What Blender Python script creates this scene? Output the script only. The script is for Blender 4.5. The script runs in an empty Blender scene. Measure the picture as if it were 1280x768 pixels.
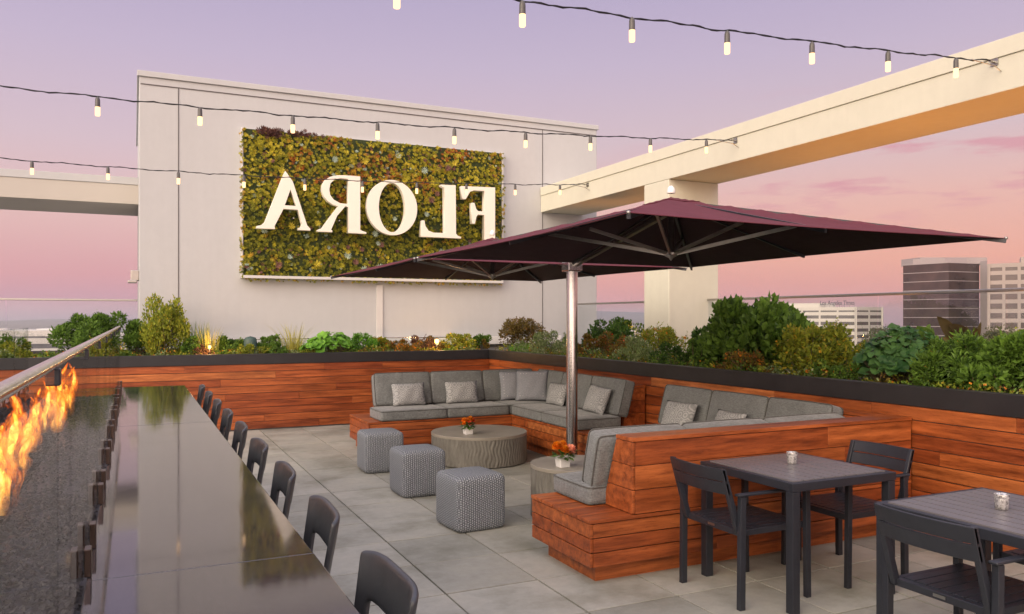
import bpy, bmesh, math, random
from math import sin, cos, pi, radians, sqrt, atan2
from mathutils import Vector, Matrix, Euler
rnd = random.Random(7)
sc = bpy.context.scene
COL = sc.collection

# ---------------------------------------------------------------- camera numbers
H = 1.66; F = 998.0; PX0 = 640.0; HY = 399.0
CT, ST = cos(atan2(473, 998)), sin(atan2(473, 998))
def on_y(px, Y):                      # point of the vertical plane Y=const seen in column px: (X, depth)
    t = (px-PX0)/F; d = Y/(CT-t*ST)
    return t*d*CT+d*ST, d
def on_x(px, X):
    t = (px-PX0)/F; d = X/(t*CT+ST)
    return -t*d*ST+d*CT, d
def zat(py, d): return H+(HY-py)/F*d
def at_d(px, d):
    t = (px-PX0)/F
    return t*d*CT+d*ST, -t*d*ST+d*CT

# ---------------------------------------------------------------- mesh builder
class MB:
    def __init__(s): s.v = []; s.f = []; s.m = []; s.mi = 0; s.sm = False; s.s = []
    def add(s, vs, fs):
        b = len(s.v); s.v.extend(vs)
        for f in fs:
            s.f.append(tuple(b+i for i in f)); s.m.append(s.mi); s.s.append(s.sm)
    def box(s, x0, x1, y0, y1, z0, z1):
        s.add([(x0,y0,z0),(x1,y0,z0),(x1,y1,z0),(x0,y1,z0),(x0,y0,z1),(x1,y0,z1),(x1,y1,z1),(x0,y1,z1)],
              [(0,3,2,1),(4,5,6,7),(0,1,5,4),(1,2,6,5),(2,3,7,6),(3,0,4,7)])
    def hexa(s, b, t):                # two quads
        s.add(list(b)+list(t), [(0,3,2,1),(4,5,6,7),(0,1,5,4),(1,2,6,5),(2,3,7,6),(3,0,4,7)])
    def bar(s, p, q, w, h, up=(0,0,1)):
        p = Vector(p); q = Vector(q); a = (q-p).normalized(); up = Vector(up)
        if abs(a.dot(up)) > .98: up = Vector((1,0,0))
        r = a.cross(up).normalized()*w/2; u = r.cross(a).normalized()*h/2
        s.hexa([tuple(p-r-u), tuple(p+r-u), tuple(p+r+u), tuple(p-r+u)], [tuple(q-r-u), tuple(q+r-u), tuple(q+r+u), tuple(q-r+u)])
    def tube(s, pts, r, n=10, cap=True):
        pts = [Vector(p) for p in pts]; rs = r if isinstance(r, (list, tuple)) else [r]*len(pts)
        b = len(s.v); prev = None; sm = s.sm; s.sm = True
        vs = []
        for i, p in enumerate(pts):
            a = (pts[min(i+1,len(pts)-1)]-pts[max(i-1,0)])
            a = a.normalized() if a.length > 1e-9 else Vector((0,0,1))
            if prev is None:
                u = Vector((0,0,1)) if abs(a.z) < .9 else Vector((1,0,0))
                u = (u-a*u.dot(a)).normalized()
            else: u = (prev-a*prev.dot(a)).normalized()
            prev = u; w = a.cross(u)
            for k in range(n):
                t = 2*pi*k/n; vs.append(tuple(p+(u*cos(t)+w*sin(t))*rs[i]))
        fs = []
        for i in range(len(pts)-1):
            for k in range(n):
                fs.append((i*n+k, i*n+(k+1)%n, (i+1)*n+(k+1)%n, (i+1)*n+k))
        s.add(vs, fs); s.sm = False
        if cap:
            L = (len(pts)-1)*n
            s.v.extend(vs[:n]); s.v.extend(vs[L:])
            bb = len(s.v)-2*n
            s.f.append(tuple(bb+n-1-k for k in range(n))); s.m.append(s.mi); s.s.append(False)
            s.f.append(tuple(bb+n+k for k in range(n))); s.m.append(s.mi); s.s.append(False)
        s.sm = sm
    def lathe(s, prof, n=24, c=(0,0,0), smooth=True):
        vs = []; fs = []
        for (r, z) in prof:
            for k in range(n):
                t = 2*pi*k/n; vs.append((c[0]+r*cos(t), c[1]+r*sin(t), c[2]+z))
        for i in range(len(prof)-1):
            for k in range(n): fs.append((i*n+k, i*n+(k+1)%n, (i+1)*n+(k+1)%n, (i+1)*n+k))
        sm = s.sm; s.sm = smooth; s.add(vs, fs); s.sm = sm
        if prof[0][0] > 1e-5: s.add([tuple(v) for v in vs[:n]], [tuple(reversed(range(n)))])
        if prof[-1][0] > 1e-5: s.add([tuple(v) for v in vs[-n:]], [tuple(range(n))])
    def rbox(s, cx, cy, cz, w, d, h, r, puff=0, n=8, M=None, axis=2):
        """rounded, slightly stuffed box"""
        sm = s.sm; s.sm = True
        half = (w/2, d/2, h/2)
        def samp(L):
            base = [-1+2*i/n for i in range(n+1)]
            return base
        for ax in range(3):
            for sg in (-1, 1):
                a1, a2 = (ax+1)%3, (ax+2)%3
                vs = []; fs = []
                c1 = edge_samples(half[a1], r, n); c2 = edge_samples(half[a2], r, n)
                for u in c1:
                    for v in c2:
                        p = [0,0,0]; p[ax] = sg*half[ax]; p[a1] = u; p[a2] = v
                        q = Vector(p); core = Vector([max(-(half[i]-r), min(half[i]-r, p[i])) for i in range(3)])
                        dlt = q-core
                        if dlt.length > 1e-9: q = core+dlt.normalized()*r
                        if puff:
                            o1, o2 = (axis+1)%3, (axis+2)%3
                            f1 = max(0, 1-(q[o1]/half[o1])**2); f2 = max(0, 1-(q[o2]/half[o2])**2)
                            q[axis] += (q[axis]/half[axis])*puff*(f1*f2)**.5
                            for o in (o1, o2):
                                oo = o2 if o == o1 else o1
                                q[o] += (q[o]/half[o])*puff*.35*max(0, 1-(q[oo]/half[oo])**2)
                        if M is not None: q = M @ q
                        vs.append((q.x+cx, q.y+cy, q.z+cz))
                m = len(c2)
                for i in range(len(c1)-1):
                    for j in range(m-1):
                        f = (i*m+j, (i+1)*m+j, (i+1)*m+j+1, i*m+j+1)
                        fs.append(f if sg > 0 else f[::-1])
                s.add(vs, fs)
        s.sm = sm
    def prism(s, poly, fn0, fn1):     # poly of 2D points; fn maps 2D to 3D front / back
        n = len(poly)
        s.add([fn0(p) for p in poly], [tuple(range(n))]); s.add([fn1(p) for p in poly], [tuple(reversed(range(n)))])
        for i in range(n):
            j = (i+1) % n
            s.add([fn0(poly[i]), fn1(poly[i]), fn1(poly[j]), fn0(poly[j])], [(0,1,2,3)])
    def build(s, name, mats, parent=None, local=False, bevel=0, merge=False, solid=0, sub=0):
        me = bpy.data.meshes.new(name)
        off = Vector((0,0,0))
        p = parent
        if not local:
            while p is not None: off += p.location; p = p.parent
        vs = s.v if off.length == 0 else [(v[0]-off.x, v[1]-off.y, v[2]-off.z) for v in s.v]
        me.from_pydata(vs, [], s.f)
        if not isinstance(mats, (list, tuple)): mats = [mats]
        for m in mats: me.materials.append(m)
        if len(mats) > 1: me.polygons.foreach_set('material_index', s.m)
        me.polygons.foreach_set('use_smooth', s.s)
        me.update()
        if merge:
            bm = bmesh.new(); bm.from_mesh(me); bmesh.ops.remove_doubles(bm, verts=bm.verts, dist=1e-5)
            bmesh.ops.recalc_face_normals(bm, faces=bm.faces); bm.to_mesh(me); bm.free()
        o = bpy.data.objects.new(name, me); COL.objects.link(o)
        if parent: o.parent = parent
        if bevel:
            b = o.modifiers.new('bevel', 'BEVEL'); b.width = bevel; b.segments = 2; b.limit_method = 'ANGLE'; b.angle_limit = radians(40)
        if solid:
            b = o.modifiers.new('solid', 'SOLIDIFY'); b.thickness = solid
        if sub:
            b = o.modifiers.new('sub', 'SUBSURF'); b.levels = sub; b.render_levels = sub
        return o
def edge_samples(h, r, n):
    r = min(r, h*.999); out = []
    for t in (0, .12, .3, .6): out.append(-h+r*t)
    k = max(2, n)
    for i in range(k+1): out.append(-(h-r)+2*(h-r)*i/k)
    for t in (.6, .3, .12, 0): out.append(h-r*t)
    return out

def tag(o, label=None, cat=None, group=None, kind=None):
    if label: o['label'] = label
    if cat: o['category'] = cat
    if group: o['group'] = group
    if kind: o['kind'] = kind
    return o
def empty(name, loc=(0,0,0), rz=0):
    o = bpy.data.objects.new(name, None); COL.objects.link(o); o.location = loc; o.rotation_euler = (0,0,rz)
    o.empty_display_size = .1
    return o
def copy_tree(o, parent=None):
    c = o.copy(); COL.objects.link(c); c.parent = parent
    for ch in list(o.children): copy_tree(ch, c)
    return c

# ---------------------------------------------------------------- materials
class NT:
    def __init__(s, name):
        s.mat = bpy.data.materials.new(name); s.mat.use_nodes = True
        s.t = s.mat.node_tree; s.t.nodes.clear()
        s.out = s.t.nodes.new('ShaderNodeOutputMaterial')
    def n(s, typ, **kw):
        nd = s.t.nodes.new(typ)
        for k, v in kw.items():
            if k.startswith('_'): setattr(nd, k[1:], v)
            else: nd.inputs[k.replace('__', ' ')].default_value = v
        return nd
    def l(s, a, b): s.t.links.new(a, b)
    def coords(s, scale=(1,1,1), kind='Object'):
        tc = s.n('ShaderNodeTexCoord'); mp = s.n('ShaderNodeMapping'); mp.inputs['Scale'].default_value = scale
        s.l(tc.outputs[kind], mp.inputs['Vector']); return mp.outputs['Vector']
    def noise(s, vec, scale, detail=4, rough=.55):
        nd = s.n('ShaderNodeTexNoise'); nd.inputs['Scale'].default_value = scale; nd.inputs['Detail'].default_value = detail
        nd.inputs['Roughness'].default_value = rough
        if vec is not None: s.l(vec, nd.inputs['Vector'])
        return nd.outputs['Fac']
    def ramp(s, fac, stops):
        r = s.n('ShaderNodeValToRGB'); e = r.color_ramp.elements
        while len(e) < len(stops): e.new(.5)
        for el, (p, c) in zip(e, stops): el.position = p; el.color = (*c, 1) if len(c) == 3 else c
        s.l(fac, r.inputs['Fac']); return r.outputs['Color']
    def mix(s, a, b, fac, mode='MIX'):
        m = s.n('ShaderNodeMix', _data_type='RGBA', _blend_type=mode)
        for val, i in ((fac, 0), (a, 6), (b, 7)):
            if hasattr(val, 'links') or hasattr(val, 'is_output'): s.l(val, m.inputs[i])
            else: m.inputs[i].default_value = val if i == 0 else (*val, 1)
        return m.outputs[2]
    def math(s, op, a, b=None):
        m = s.n('ShaderNodeMath', _operation=op)
        for i, v in enumerate((a, b)):
            if v is None: continue
            if hasattr(v, 'is_output'): s.l(v, m.inputs[i])
            else: m.inputs[i].default_value = v
        return m.outputs[0]
    def bump(s, h, dist, strength=1):
        b = s.n('ShaderNodeBump'); b.inputs['Distance'].default_value = dist; b.inputs['Strength'].default_value = strength
        s.l(h, b.inputs['Height']); return b.outputs['Normal']
    def princ(s, color, rough=.5, metal=0, normal=None, **kw):
        p = s.n('ShaderNodeBsdfPrincipled')
        for v, k in ((color, 'Base Color'), (rough, 'Roughness'), (metal, 'Metallic')):
            if hasattr(v, 'is_output'): s.l(v, p.inputs[k])
            elif k == 'Base Color': p.inputs[k].default_value = (*v, 1)
            else: p.inputs[k].default_value = v
        if normal is not None: s.l(normal, p.inputs['Normal'])
        for k, v in kw.items(): p.inputs[k.replace('__', ' ')].default_value = v
        s.l(p.outputs[0], s.out.inputs['Surface']); return p

def m_plain(name, col, rough=.5, metal=0, var=.12, scale=6, bump=0, bscale=80, spec=.5, coat=0):
    t = NT(name); v = t.coords()
    nz = t.noise(v, scale, 5, .6)
    c = t.ramp(nz, [(.25, tuple(x*(1-var) for x in col)), (.75, tuple(min(1, x*(1+var)) for x in col))])
    nrm = t.bump(t.noise(v, bscale, 3), bump) if bump else None
    r2 = t.math('ADD', t.math('MULTIPLY', t.noise(v, scale*2.7, 4), .16), rough-.08)
    t.princ(c, r2, metal, nrm, Specular__IOR__Level=spec, Coat__Weight=coat)
    return t.mat
def m_wood(name, axis, dark=1.0):
    t = NT(name)
    sc_ = {'x': (1.2, 14, 14), 'y': (14, 1.2, 14)}[axis]
    geo = t.n('ShaderNodeNewGeometry'); rpi = geo.outputs['Random Per Island']
    tc = t.n('ShaderNodeTexCoord'); cmb = t.n('ShaderNodeCombineXYZ')
    off = t.math('MULTIPLY', rpi, 37.0)
    for i in range(3): t.l(off, cmb.inputs[i])
    va = t.n('ShaderNodeVectorMath', _operation='ADD'); t.l(tc.outputs['Object'], va.inputs[0]); t.l(cmb.outputs[0], va.inputs[1])
    mp = t.n('ShaderNodeMapping'); mp.inputs['Scale'].default_value = sc_; t.l(va.outputs[0], mp.inputs['Vector'])
    v = mp.outputs['Vector']
    base = t.ramp(rpi, [(0, (.28,.062,.018)), (.25, (.38,.096,.025)), (.6, (.45,.128,.034)), (.82, (.33,.076,.020)), (.95, (.49,.155,.044)), (1, (.54,.19,.062))])
    g1 = t.noise(v, 1.3, 8, .68)
    g = t.ramp(g1, [(.32, (.24,.18,.16)), (.5, (.82,.80,.78)), (.66, (1.3,1.36,1.36))])
    c = t.mix(base, g, .85, 'MULTIPLY')
    mp2 = t.n('ShaderNodeMapping'); mp2.inputs['Scale'].default_value = tuple(k*.13 for k in sc_); t.l(va.outputs[0], mp2.inputs['Vector'])
    g2 = t.ramp(t.noise(mp2.outputs[0], 2.2, 3, .6), [(.3, (.66,.6,.56)), (.7, (1.12,1.12,1.1))])
    c = t.mix(c, g2, .7, 'MULTIPLY')
    w = t.n('ShaderNodeTexWave', _wave_type='BANDS', _bands_direction='Z'); w.inputs['Scale'].default_value = .35; w.inputs['Distortion'].default_value = 5; w.inputs['Detail'].default_value = 3
    t.l(v, w.inputs['Vector'])
    c = t.mix(c, t.ramp(w.outputs['Fac'], [(0, (.8,.76,.74)), (1, (1.06,1.06,1.06))]), .5, 'MULTIPLY')
    fl = t.n('ShaderNodeMapping'); fl.inputs['Scale'].default_value = tuple(k*2.2 for k in sc_); t.l(va.outputs[0], fl.inputs['Vector'])
    c = t.mix(c, t.ramp(t.noise(fl.outputs[0], 3.2, 5, .75), [(.36, (.55,.48,.46)), (.47, (1,1,1))]), .7, 'MULTIPLY')
    rr = t.math('ADD', t.math('MULTIPLY', g1, .3), .26)
    t.princ(c, rr, 0, t.bump(g1, .0015), Specular__IOR__Level=.42)
    return t.mat
def m_fabric(name, col, sx=260, var=.22):
    t = NT(name)
    v1 = t.coords((1, 1, .12)); v2 = t.coords((.12, .12, 1))
    a = t.noise(v1, sx, 2); b = t.noise(v2, sx, 2)
    f = t.math('ADD', t.math('MULTIPLY', a, .5), t.math('MULTIPLY', b, .5))
    c = t.ramp(f, [(.36, tuple(x*(1-var*1.6) for x in col)), (.64, tuple(min(1, x*(1+var*1.6)) for x in col))])
    big = t.ramp(t.noise(t.coords(), 5, 3), [(.3, (.88,.88,.88)), (.7, (1.07,1.07,1.07))])
    c = t.mix(c, big, 1.0, 'MULTIPLY')
    wr = t.noise(t.coords(), 9, 3)
    h = t.math('ADD', t.math('MULTIPLY', f, .3), t.math('MULTIPLY', wr, 4.0))
    t.princ(c, .9, 0, t.bump(h, .006, .7), Specular__IOR__Level=.2, Sheen__Weight=.25)
    return t.mat
def m_leaf(name, c0, c1, c2=None, trans=.35):
    t = NT(name); geo = t.n('ShaderNodeNewGeometry'); rpi = geo.outputs['Random Per Island']
    st = [(0, c0), (.55, c1)] + ([(.85, c1), (1, c2)] if c2 else [(1, tuple(x*1.3 for x in c1))])
    c = t.ramp(rpi, st)
    nz = t.ramp(t.noise(t.coords(), 7, 3), [(.3, (.66,.7,.66)), (.7, (1.25,1.2,1.1))])
    c = t.mix(c, nz, 1.0, 'MULTIPLY')
    p = t.princ(c, .5, 0, None, Specular__IOR__Level=.3)
    tr = t.n('ShaderNodeBsdfTranslucent'); t.l(c, tr.inputs['Color'])
    mx = t.n('ShaderNodeMixShader'); mx.inputs[0].default_value = trans
    t.l(p.outputs[0], mx.inputs[1]); t.l(tr.outputs[0], mx.inputs[2]); t.l(mx.outputs[0], t.out.inputs['Surface'])
    return t.mat
def m_glass(name, tint=(.93,.95,.95), ior=1.45, refl=1.6):
    t = NT(name)
    fr = t.n('ShaderNodeFresnel'); fr.inputs['IOR'].default_value = ior
    tp = t.n('ShaderNodeBsdfTransparent'); tp.inputs['Color'].default_value = (*tint, 1)
    gl = t.n('ShaderNodeBsdfGlossy'); gl.inputs['Roughness'].default_value = .01; gl.inputs['Color'].default_value = (1,1,1,1)
    gq = t.n('ShaderNodeNewGeometry'); ff = t.math('MULTIPLY', fr.outputs[0], t.math('SUBTRACT', 1.0, gq.outputs['Backfacing']))
    mx = t.n('ShaderNodeMixShader'); t.l(t.math('MULTIPLY', ff, refl), mx.inputs[0]); t.l(tp.outputs[0], mx.inputs[1]); t.l(gl.outputs[0], mx.inputs[2])
    t.l(mx.outputs[0], t.out.inputs['Surface']); return t.mat
def m_emit(name, col, st):
    t = NT(name); e = t.n('ShaderNodeEmission'); e.inputs['Color'].default_value = (*col, 1); e.inputs['Strength'].default_value = st
    t.l(e.outputs[0], t.out.inputs['Surface']); return t.mat

WX = m_wood('oiled_wood_x', 'x'); WY = m_wood('oiled_wood_y', 'y')
BAND = m_plain('black_steel_band', (.018,.018,.02), .42, 0, .3, 3, .0006, 40)
FABRIC = m_fabric('grey_fabric', (.172,.182,.18))
PIPE = m_fabric('grey_piping', (.085,.085,.078))
DARKM = m_plain('charcoal_metal', (.020,.0225,.030), .40, 0, .15, 10, .0003, 300)
STOOLM = m_plain('charcoal_plastic', (.040,.043,.048), .36, 0, .1, 10, .0003, 200)
CHROME = m_plain('brushed_steel', (.62,.61,.60), .22, 1, .06, 20)
ALU = m_plain('dull_aluminium', (.42,.41,.38), .35, 1, .1, 20)
CANVAS_SHADED = m_plain('canopy_underside_shade', (.028,.006,.010), .85, 0, .15, 4)  # same canvas darkened: the shade under the canopy is put into the colour
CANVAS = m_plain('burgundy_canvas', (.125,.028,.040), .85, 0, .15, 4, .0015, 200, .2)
STUCCO = m_plain('wall_render', (.50,.475,.465), .85, 0, .035, .8, .0015, 120, .2)
CREAM = m_plain('cream_render', (.78,.72,.58), .8, 0, .03, .9, .0015, 110, .2)
WHITE = m_plain('white_paint', (.8,.79,.76), .5, 0, .03, 3)
JOINT = m_plain('joint_gap', (.12,.11,.11), .9)
FRAMEM = m_plain('frame_paint', (.60,.59,.57), .6, 0, .05, 3)
SOIL = m_plain('planter_soil', (.05,.035,.024), .95, 0, .4, 12, .02, 30)
GLASS = m_glass('rail_glass')
GLASSD = m_glass('fire_glass', (.90,.91,.91), 1.30, .5)
STONE_T = m_plain('grey_concrete_top', (.27,.245,.20), .42, 0, .16, 3, .0008, 60)
VASE = m_plain('white_ceramic', (.82,.81,.79), .25, 0, .03)

def streaky(name, col, amp=.05):
    t = NT(name)
    a = t.noise(t.coords((5, 5, .35)), 1.6, 6, .65); b = t.noise(t.coords(), .7, 4, .6); c3 = t.noise(t.coords(), 7, 6, .7)
    c = t.ramp(a, [(.3, tuple(x*(1-amp) for x in col)), (.6, tuple(x*(1+amp*.4) for x in col))])
    c = t.mix(c, t.ramp(b, [(.3, (1-amp,1-amp,1-amp*.8)), (.7, (1+amp*.5,)*3)]), 1.0, 'MULTIPLY')
    c = t.mix(c, t.ramp(c3, [(.3, (.97,.97,.97)), (.7, (1.02,1.02,1.02))]), 1.0, 'MULTIPLY')
    t.princ(c, .85, 0, t.bump(t.noise(t.coords(), 90, 4), .0022), Specular__IOR__Level=.2)
    return t.mat
STUCCO = streaky('wall_render_weathered', (.505,.515,.515), .02); CREAM = streaky('cream_render_weathered', (.665,.655,.54), .022)
# pavers
t = NT('concrete_pavers'); geo = t.n('ShaderNodeNewGeometry'); v = t.coords()
base = t.ramp(geo.outputs['Random Per Island'], [(0, (.285,.287,.245)), (.5, (.335,.333,.285)), (1, (.40,.395,.34))])
st = t.ramp(t.noise(v, 1.6, 7, .62), [(.32, (.60,.60,.54)), (.52, (1,1,1)), (.7, (1.10,1.08,1.03))])
c = t.mix(base, st, .9, 'MULTIPLY')
c = t.mix(c, t.ramp(t.noise(v, 14, 6, .7), [(.3, (.86,.86,.85)), (.7, (1.08,1.08,1.08))]), .8, 'MULTIPLY')
mp = t.coords((.9, 3.2, 1)); c = t.mix(c, t.ramp(t.noise(mp, 2.3, 6, .7), [(.35, (1.08,1.08,1.08)), (.62, (1,1,1)), (.74, (.74,.73,.7))]), .6, 'MULTIPLY')
rr = t.math('ADD', t.math('MULTIPLY', t.noise(v, 2.0, 5), .35), .38)
t.princ(c, rr, 0, t.bump(t.noise(v, 60, 6, .7), .0012), Specular__IOR__Level=.35)
PAVER = t.mat
# dark polished stone counter
t = NT('polished_dark_stone'); v = t.coords()
sp = t.n('ShaderNodeTexVoronoi'); sp.inputs['Scale'].default_value = 190; t.l(v, sp.inputs['Vector'])
c = t.ramp(sp.outputs['Distance'], [(.1, (.075,.068,.075)), (.5, (.024,.021,.024))])
c = t.mix(c, t.ramp(t.noise(v, 2.2, 6, .65), [(.3, (.75,.74,.74)), (.7, (1.25,1.22,1.2))]), 1.0, 'MULTIPLY')
rr = t.ramp(t.noise(v, 5, 5, .7), [(.3, (.04,.04,.04)), (.75, (.10,.10,.10))])
t.princ(c, rr, 0, t.bump(t.noise(v, 3.0, 2), .0002), Specular__IOR__Level=.5, IOR=1.75)
COUNTER = t.mat
# carved drum side
t = NT('carved_drum_side'); v = t.coords()
c = t.ramp(t.noise(t.coords((1,1,.25)), 26, 5, .7), [(.3, (.12,.113,.095)), (.7, (.215,.205,.175))])
t.princ(c, .6, 0, t.bump(t.noise(v, 50, 4), .002), Specular__IOR__Level=.3)
DRUM = t.mat
# knit ottoman
def m_knit(name, axis_scale):
    t = NT(name); tc = t.n('ShaderNodeTexCoord'); sp = t.n('ShaderNodeSeparateXYZ'); t.l(tc.outputs['Object'], sp.inputs[0])
    s_ = 2*pi/.0185
    sn = t.n('ShaderNodeSeparateXYZ'); t.l(tc.outputs['Normal'], sn.inputs[0])
    ax_ = t.math('ABSOLUTE', sn.outputs[0]); ay_ = t.math('ABSOLUTE', sn.outputs[1]); az_ = t.math('ABSOLUTE', sn.outputs[2])
    isx = t.math('GREATER_THAN', ax_, ay_); isz = t.math('GREATER_THAN', az_, .7)
    isx = t.math('MULTIPLY', isx, t.math('SUBTRACT', 1.0, isz))
    wob = t.math('MULTIPLY', t.noise(tc.outputs['Object'], 14, 2), .02)
    u = t.math('ADD', t.math('ADD', t.math('MULTIPLY', isx, sp.outputs[1]), t.math('MULTIPLY', t.math('SUBTRACT', 1.0, isx), sp.outputs[0])), wob)
    vv = t.math('ADD', t.math('MULTIPLY', isz, sp.outputs[1]), t.math('MULTIPLY', t.math('SUBTRACT', 1.0, isz), sp.outputs[2]))
    a = t.math('ABSOLUTE', t.math('SINE', t.math('MULTIPLY', u, s_*.5)))
    par = t.math('MULTIPLY', t.math('FLOOR', t.math('MULTIPLY', u, s_*.5/pi)), 1.57)
    zz = t.math('ADD', t.math('MULTIPLY', vv, s_*.5), t.math('ADD', par, t.math('MULTIPLY', t.noise(tc.outputs['Object'], 40, 2), .8)))
    b = t.math('ABSOLUTE', t.math('SINE', zz))
    h = t.math('MULTIPLY', t.math('POWER', a, .6), t.math('POWER', b, .5))
    nz = t.noise(tc.outputs['Object'], 160, 3)
    hh = t.math('ADD', t.math('MULTIPLY', h, .8), t.math('MULTIPLY', nz, .35))
    c = t.ramp(hh, [(.22, (.10,.115,.135)), (.5, (.235,.26,.285)), (.85, (.40,.425,.445))])
    t.princ(c, .9, 0, t.bump(h, .012, 1), Specular__IOR__Level=.15)
    return t.mat
KNIT = m_knit('grey_blue_knit', 1)
# pillow patterns
def m_pillow(name, c0, c1, kind):
    t = NT(name); tc = t.n('ShaderNodeTexCoord')
    vo = t.n('ShaderNodeTexVoronoi'); vo.inputs['Scale'].default_value = 11 if kind == 'rings' else 26
    vo.inputs['Randomness'].default_value = .25 if kind == 'rings' else .1
    t.l(tc.outputs['Object'], vo.inputs['Vector'])
    if kind == 'rings':
        f = t.math('MULTIPLY', t.math('ADD', t.math('SINE', t.math('MULTIPLY', vo.outputs['Distance'], 34)), 1), .5)
    else:
        f = t.math('GREATER_THAN', vo.outputs['Distance'], .16)
    f2 = t.math('MULTIPLY', f, t.noise(tc.outputs['Object'], 200, 2))
    c = t.ramp(f2, [(.1, c0), (.55, c1)])
    t.princ(c, .9, 0, t.bump(t.noise(tc.outputs['Object'], 240, 2), .002), Specular__IOR__Level=.15)
    return t.mat
PILR = m_pillow('ring_weave', (.26,.265,.265), (.45,.455,.455), 'rings')
PILD = m_pillow('dotted_weave', (.50,.50,.50), (.21,.22,.25), 'dots')

# ---------------------------------------------------------------- floor
m = MB(); m.box(-9, 7.6, -4.5, 14.2, -.4, -.06)
tag(m.build('floor_slab', m_plain('slab', (.06,.058,.054), .9)), kind='structure')
m = MB(); TS = .622
for i in range(-18, 13):
    for j in range(-14, 17):
        x0 = 1.705+TS*i; y0 = 3.905+TS*j
        if x0+TS > 7.3 or x0 < -8.9 or y0+TS > 13.9: continue
        dz = rnd.uniform(-.0012, .0012)
        m.box(x0+.006, x0+TS-.006, y0+.006, y0+TS-.006, -.05, dz)
tag(m.build('floor', PAVER, bevel=.003), kind='structure')

# ---------------------------------------------------------------- wood helpers
def boards_face(m, axis, a0, a1, fixed, z0, z1, out, th=.02, bh=.108, gap=.0065, lmin=.9, lmax=2.6):
    """horizontal boards cladding a vertical plane; axis: run direction; out: +-1 side the face looks to"""
    n = max(1, round((z1-z0)/bh)); hh = (z1-z0)/n
    for k in range(n):
        p = a0; zz0 = z0+k*hh+gap/2; zz1 = z0+(k+1)*hh-gap/2
        p += 0
        while p < a1-1e-4:
            L = rnd.uniform(lmin, lmax); q = min(a1, p+L)
            if a1-q < .35: q = a1
            e = rnd.uniform(-.0012, .0012)
            lo, hi = sorted((fixed, fixed+out*(th+e)))
            if axis == 'x': m.box(p+.0012, q-.0012, lo, hi, zz0, zz1)
            else: m.box(lo, hi, p+.0012, q-.0012, zz0, zz1)
            p = q
def boards_top(m, axis, x0, x1, y0, y1, z, th=.024, bw=.14, gap=.005, lmax=2.6):
    if axis == 'x':
        n = max(1, round((y1-y0)/bw)); w = (y1-y0)/n
        for k in range(n):
            p = x0
            while p < x1-1e-4:
                q = min(x1, p+rnd.uniform(1.1, lmax)); q = x1 if x1-q < .35 else q
                m.box(p+.001, q-.001, y0+k*w+gap/2, y0+(k+1)*w-gap/2, z-th, z+rnd.uniform(-.0008,.0008)); p = q
    else:
        n = max(1, round((x1-x0)/bw)); w = (x1-x0)/n
        for k in range(n):
            p = y0
            while p < y1-1e-4:
                q = min(y1, p+rnd.uniform(1.1, lmax)); q = y1 if y1-q < .35 else q
                m.box(x0+k*w+gap/2, x0+(k+1)*w-gap/2, p+.001, q-.001, z-th, z+rnd.uniform(-.0008,.0008)); p = q

# ---------------------------------------------------------------- planters
PT = 1.14; PB = .985; RX = 5.45; BY = 12.4
r = empty('planter', (-1, BY, 0)); tag(r, 'long wood clad planter with black top band below the living wall sign', 'planter')
m = MB(); boards_face(m, 'x', -7.5, RX-.001, BY+.02, .02, PB, -1); m.build('cladding', WX, r, bevel=.002)
m = MB(); m.box(-7.5, RX-.012, BY-.012, BY+.10, PB+.001, PT); m.build('top_band', BAND, r, bevel=.004)
m = MB(); m.box(-7.5, RX-.0, BY+.022, BY+.098, 0, PB); m.box(-7.5, RX, 13.30, 13.38, 0, 1.2); m.build('shell', JOINT, r)
r2 = empty('planter', (RX, 5, 0)); tag(r2, 'long wood clad planter with black top band running beside the sofas', 'planter')
m = MB(); boards_face(m, 'y', -2.5, BY-.001, RX+.02, .02, PB, -1); m.build('cladding', WY, r2, bevel=.002)
m = MB(); m.box(RX-.012, RX+.10, -2.5, 13.3, PB+.001, PT); m.build('top_band', BAND, r2, bevel=.004)
m = MB(); m.box(RX+.022, RX+.098, -2.5, 13.3, 0, PB); m.box(7.50, 7.58, -2.5, 13.3, 0, 1.2); m.build('shell', JOINT, r2)
def soil(x0, x1, y0, y1, nm, lab):
    m = MB(); nx = max(2, int((x1-x0)/.12)); ny = max(2, int((y1-y0)/.12)); vs = []; fs = []
    for i in range(nx+1):
        for j in range(ny+1):
            vs.append((x0+(x1-x0)*i/nx, y0+(y1-y0)*j/ny, 1.07+rnd.uniform(-.02, .02)))
    for i in range(nx):
        for j in range(ny): fs.append((i*(ny+1)+j, (i+1)*(ny+1)+j, (i+1)*(ny+1)+j+1, i*(ny+1)+j+1))
    m.sm = True; m.add(vs, fs); o = m.build(nm, SOIL); tag(o, lab, 'soil', kind='stuff')
soil(-7.5, RX+.1, BY+.099, 13.3, 'soil', 'dark soil filling the back planter')
soil(RX+.099, 7.5, -2.5, 13.3, 'soil', 'dark soil filling the planter beside the sofas')

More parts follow.
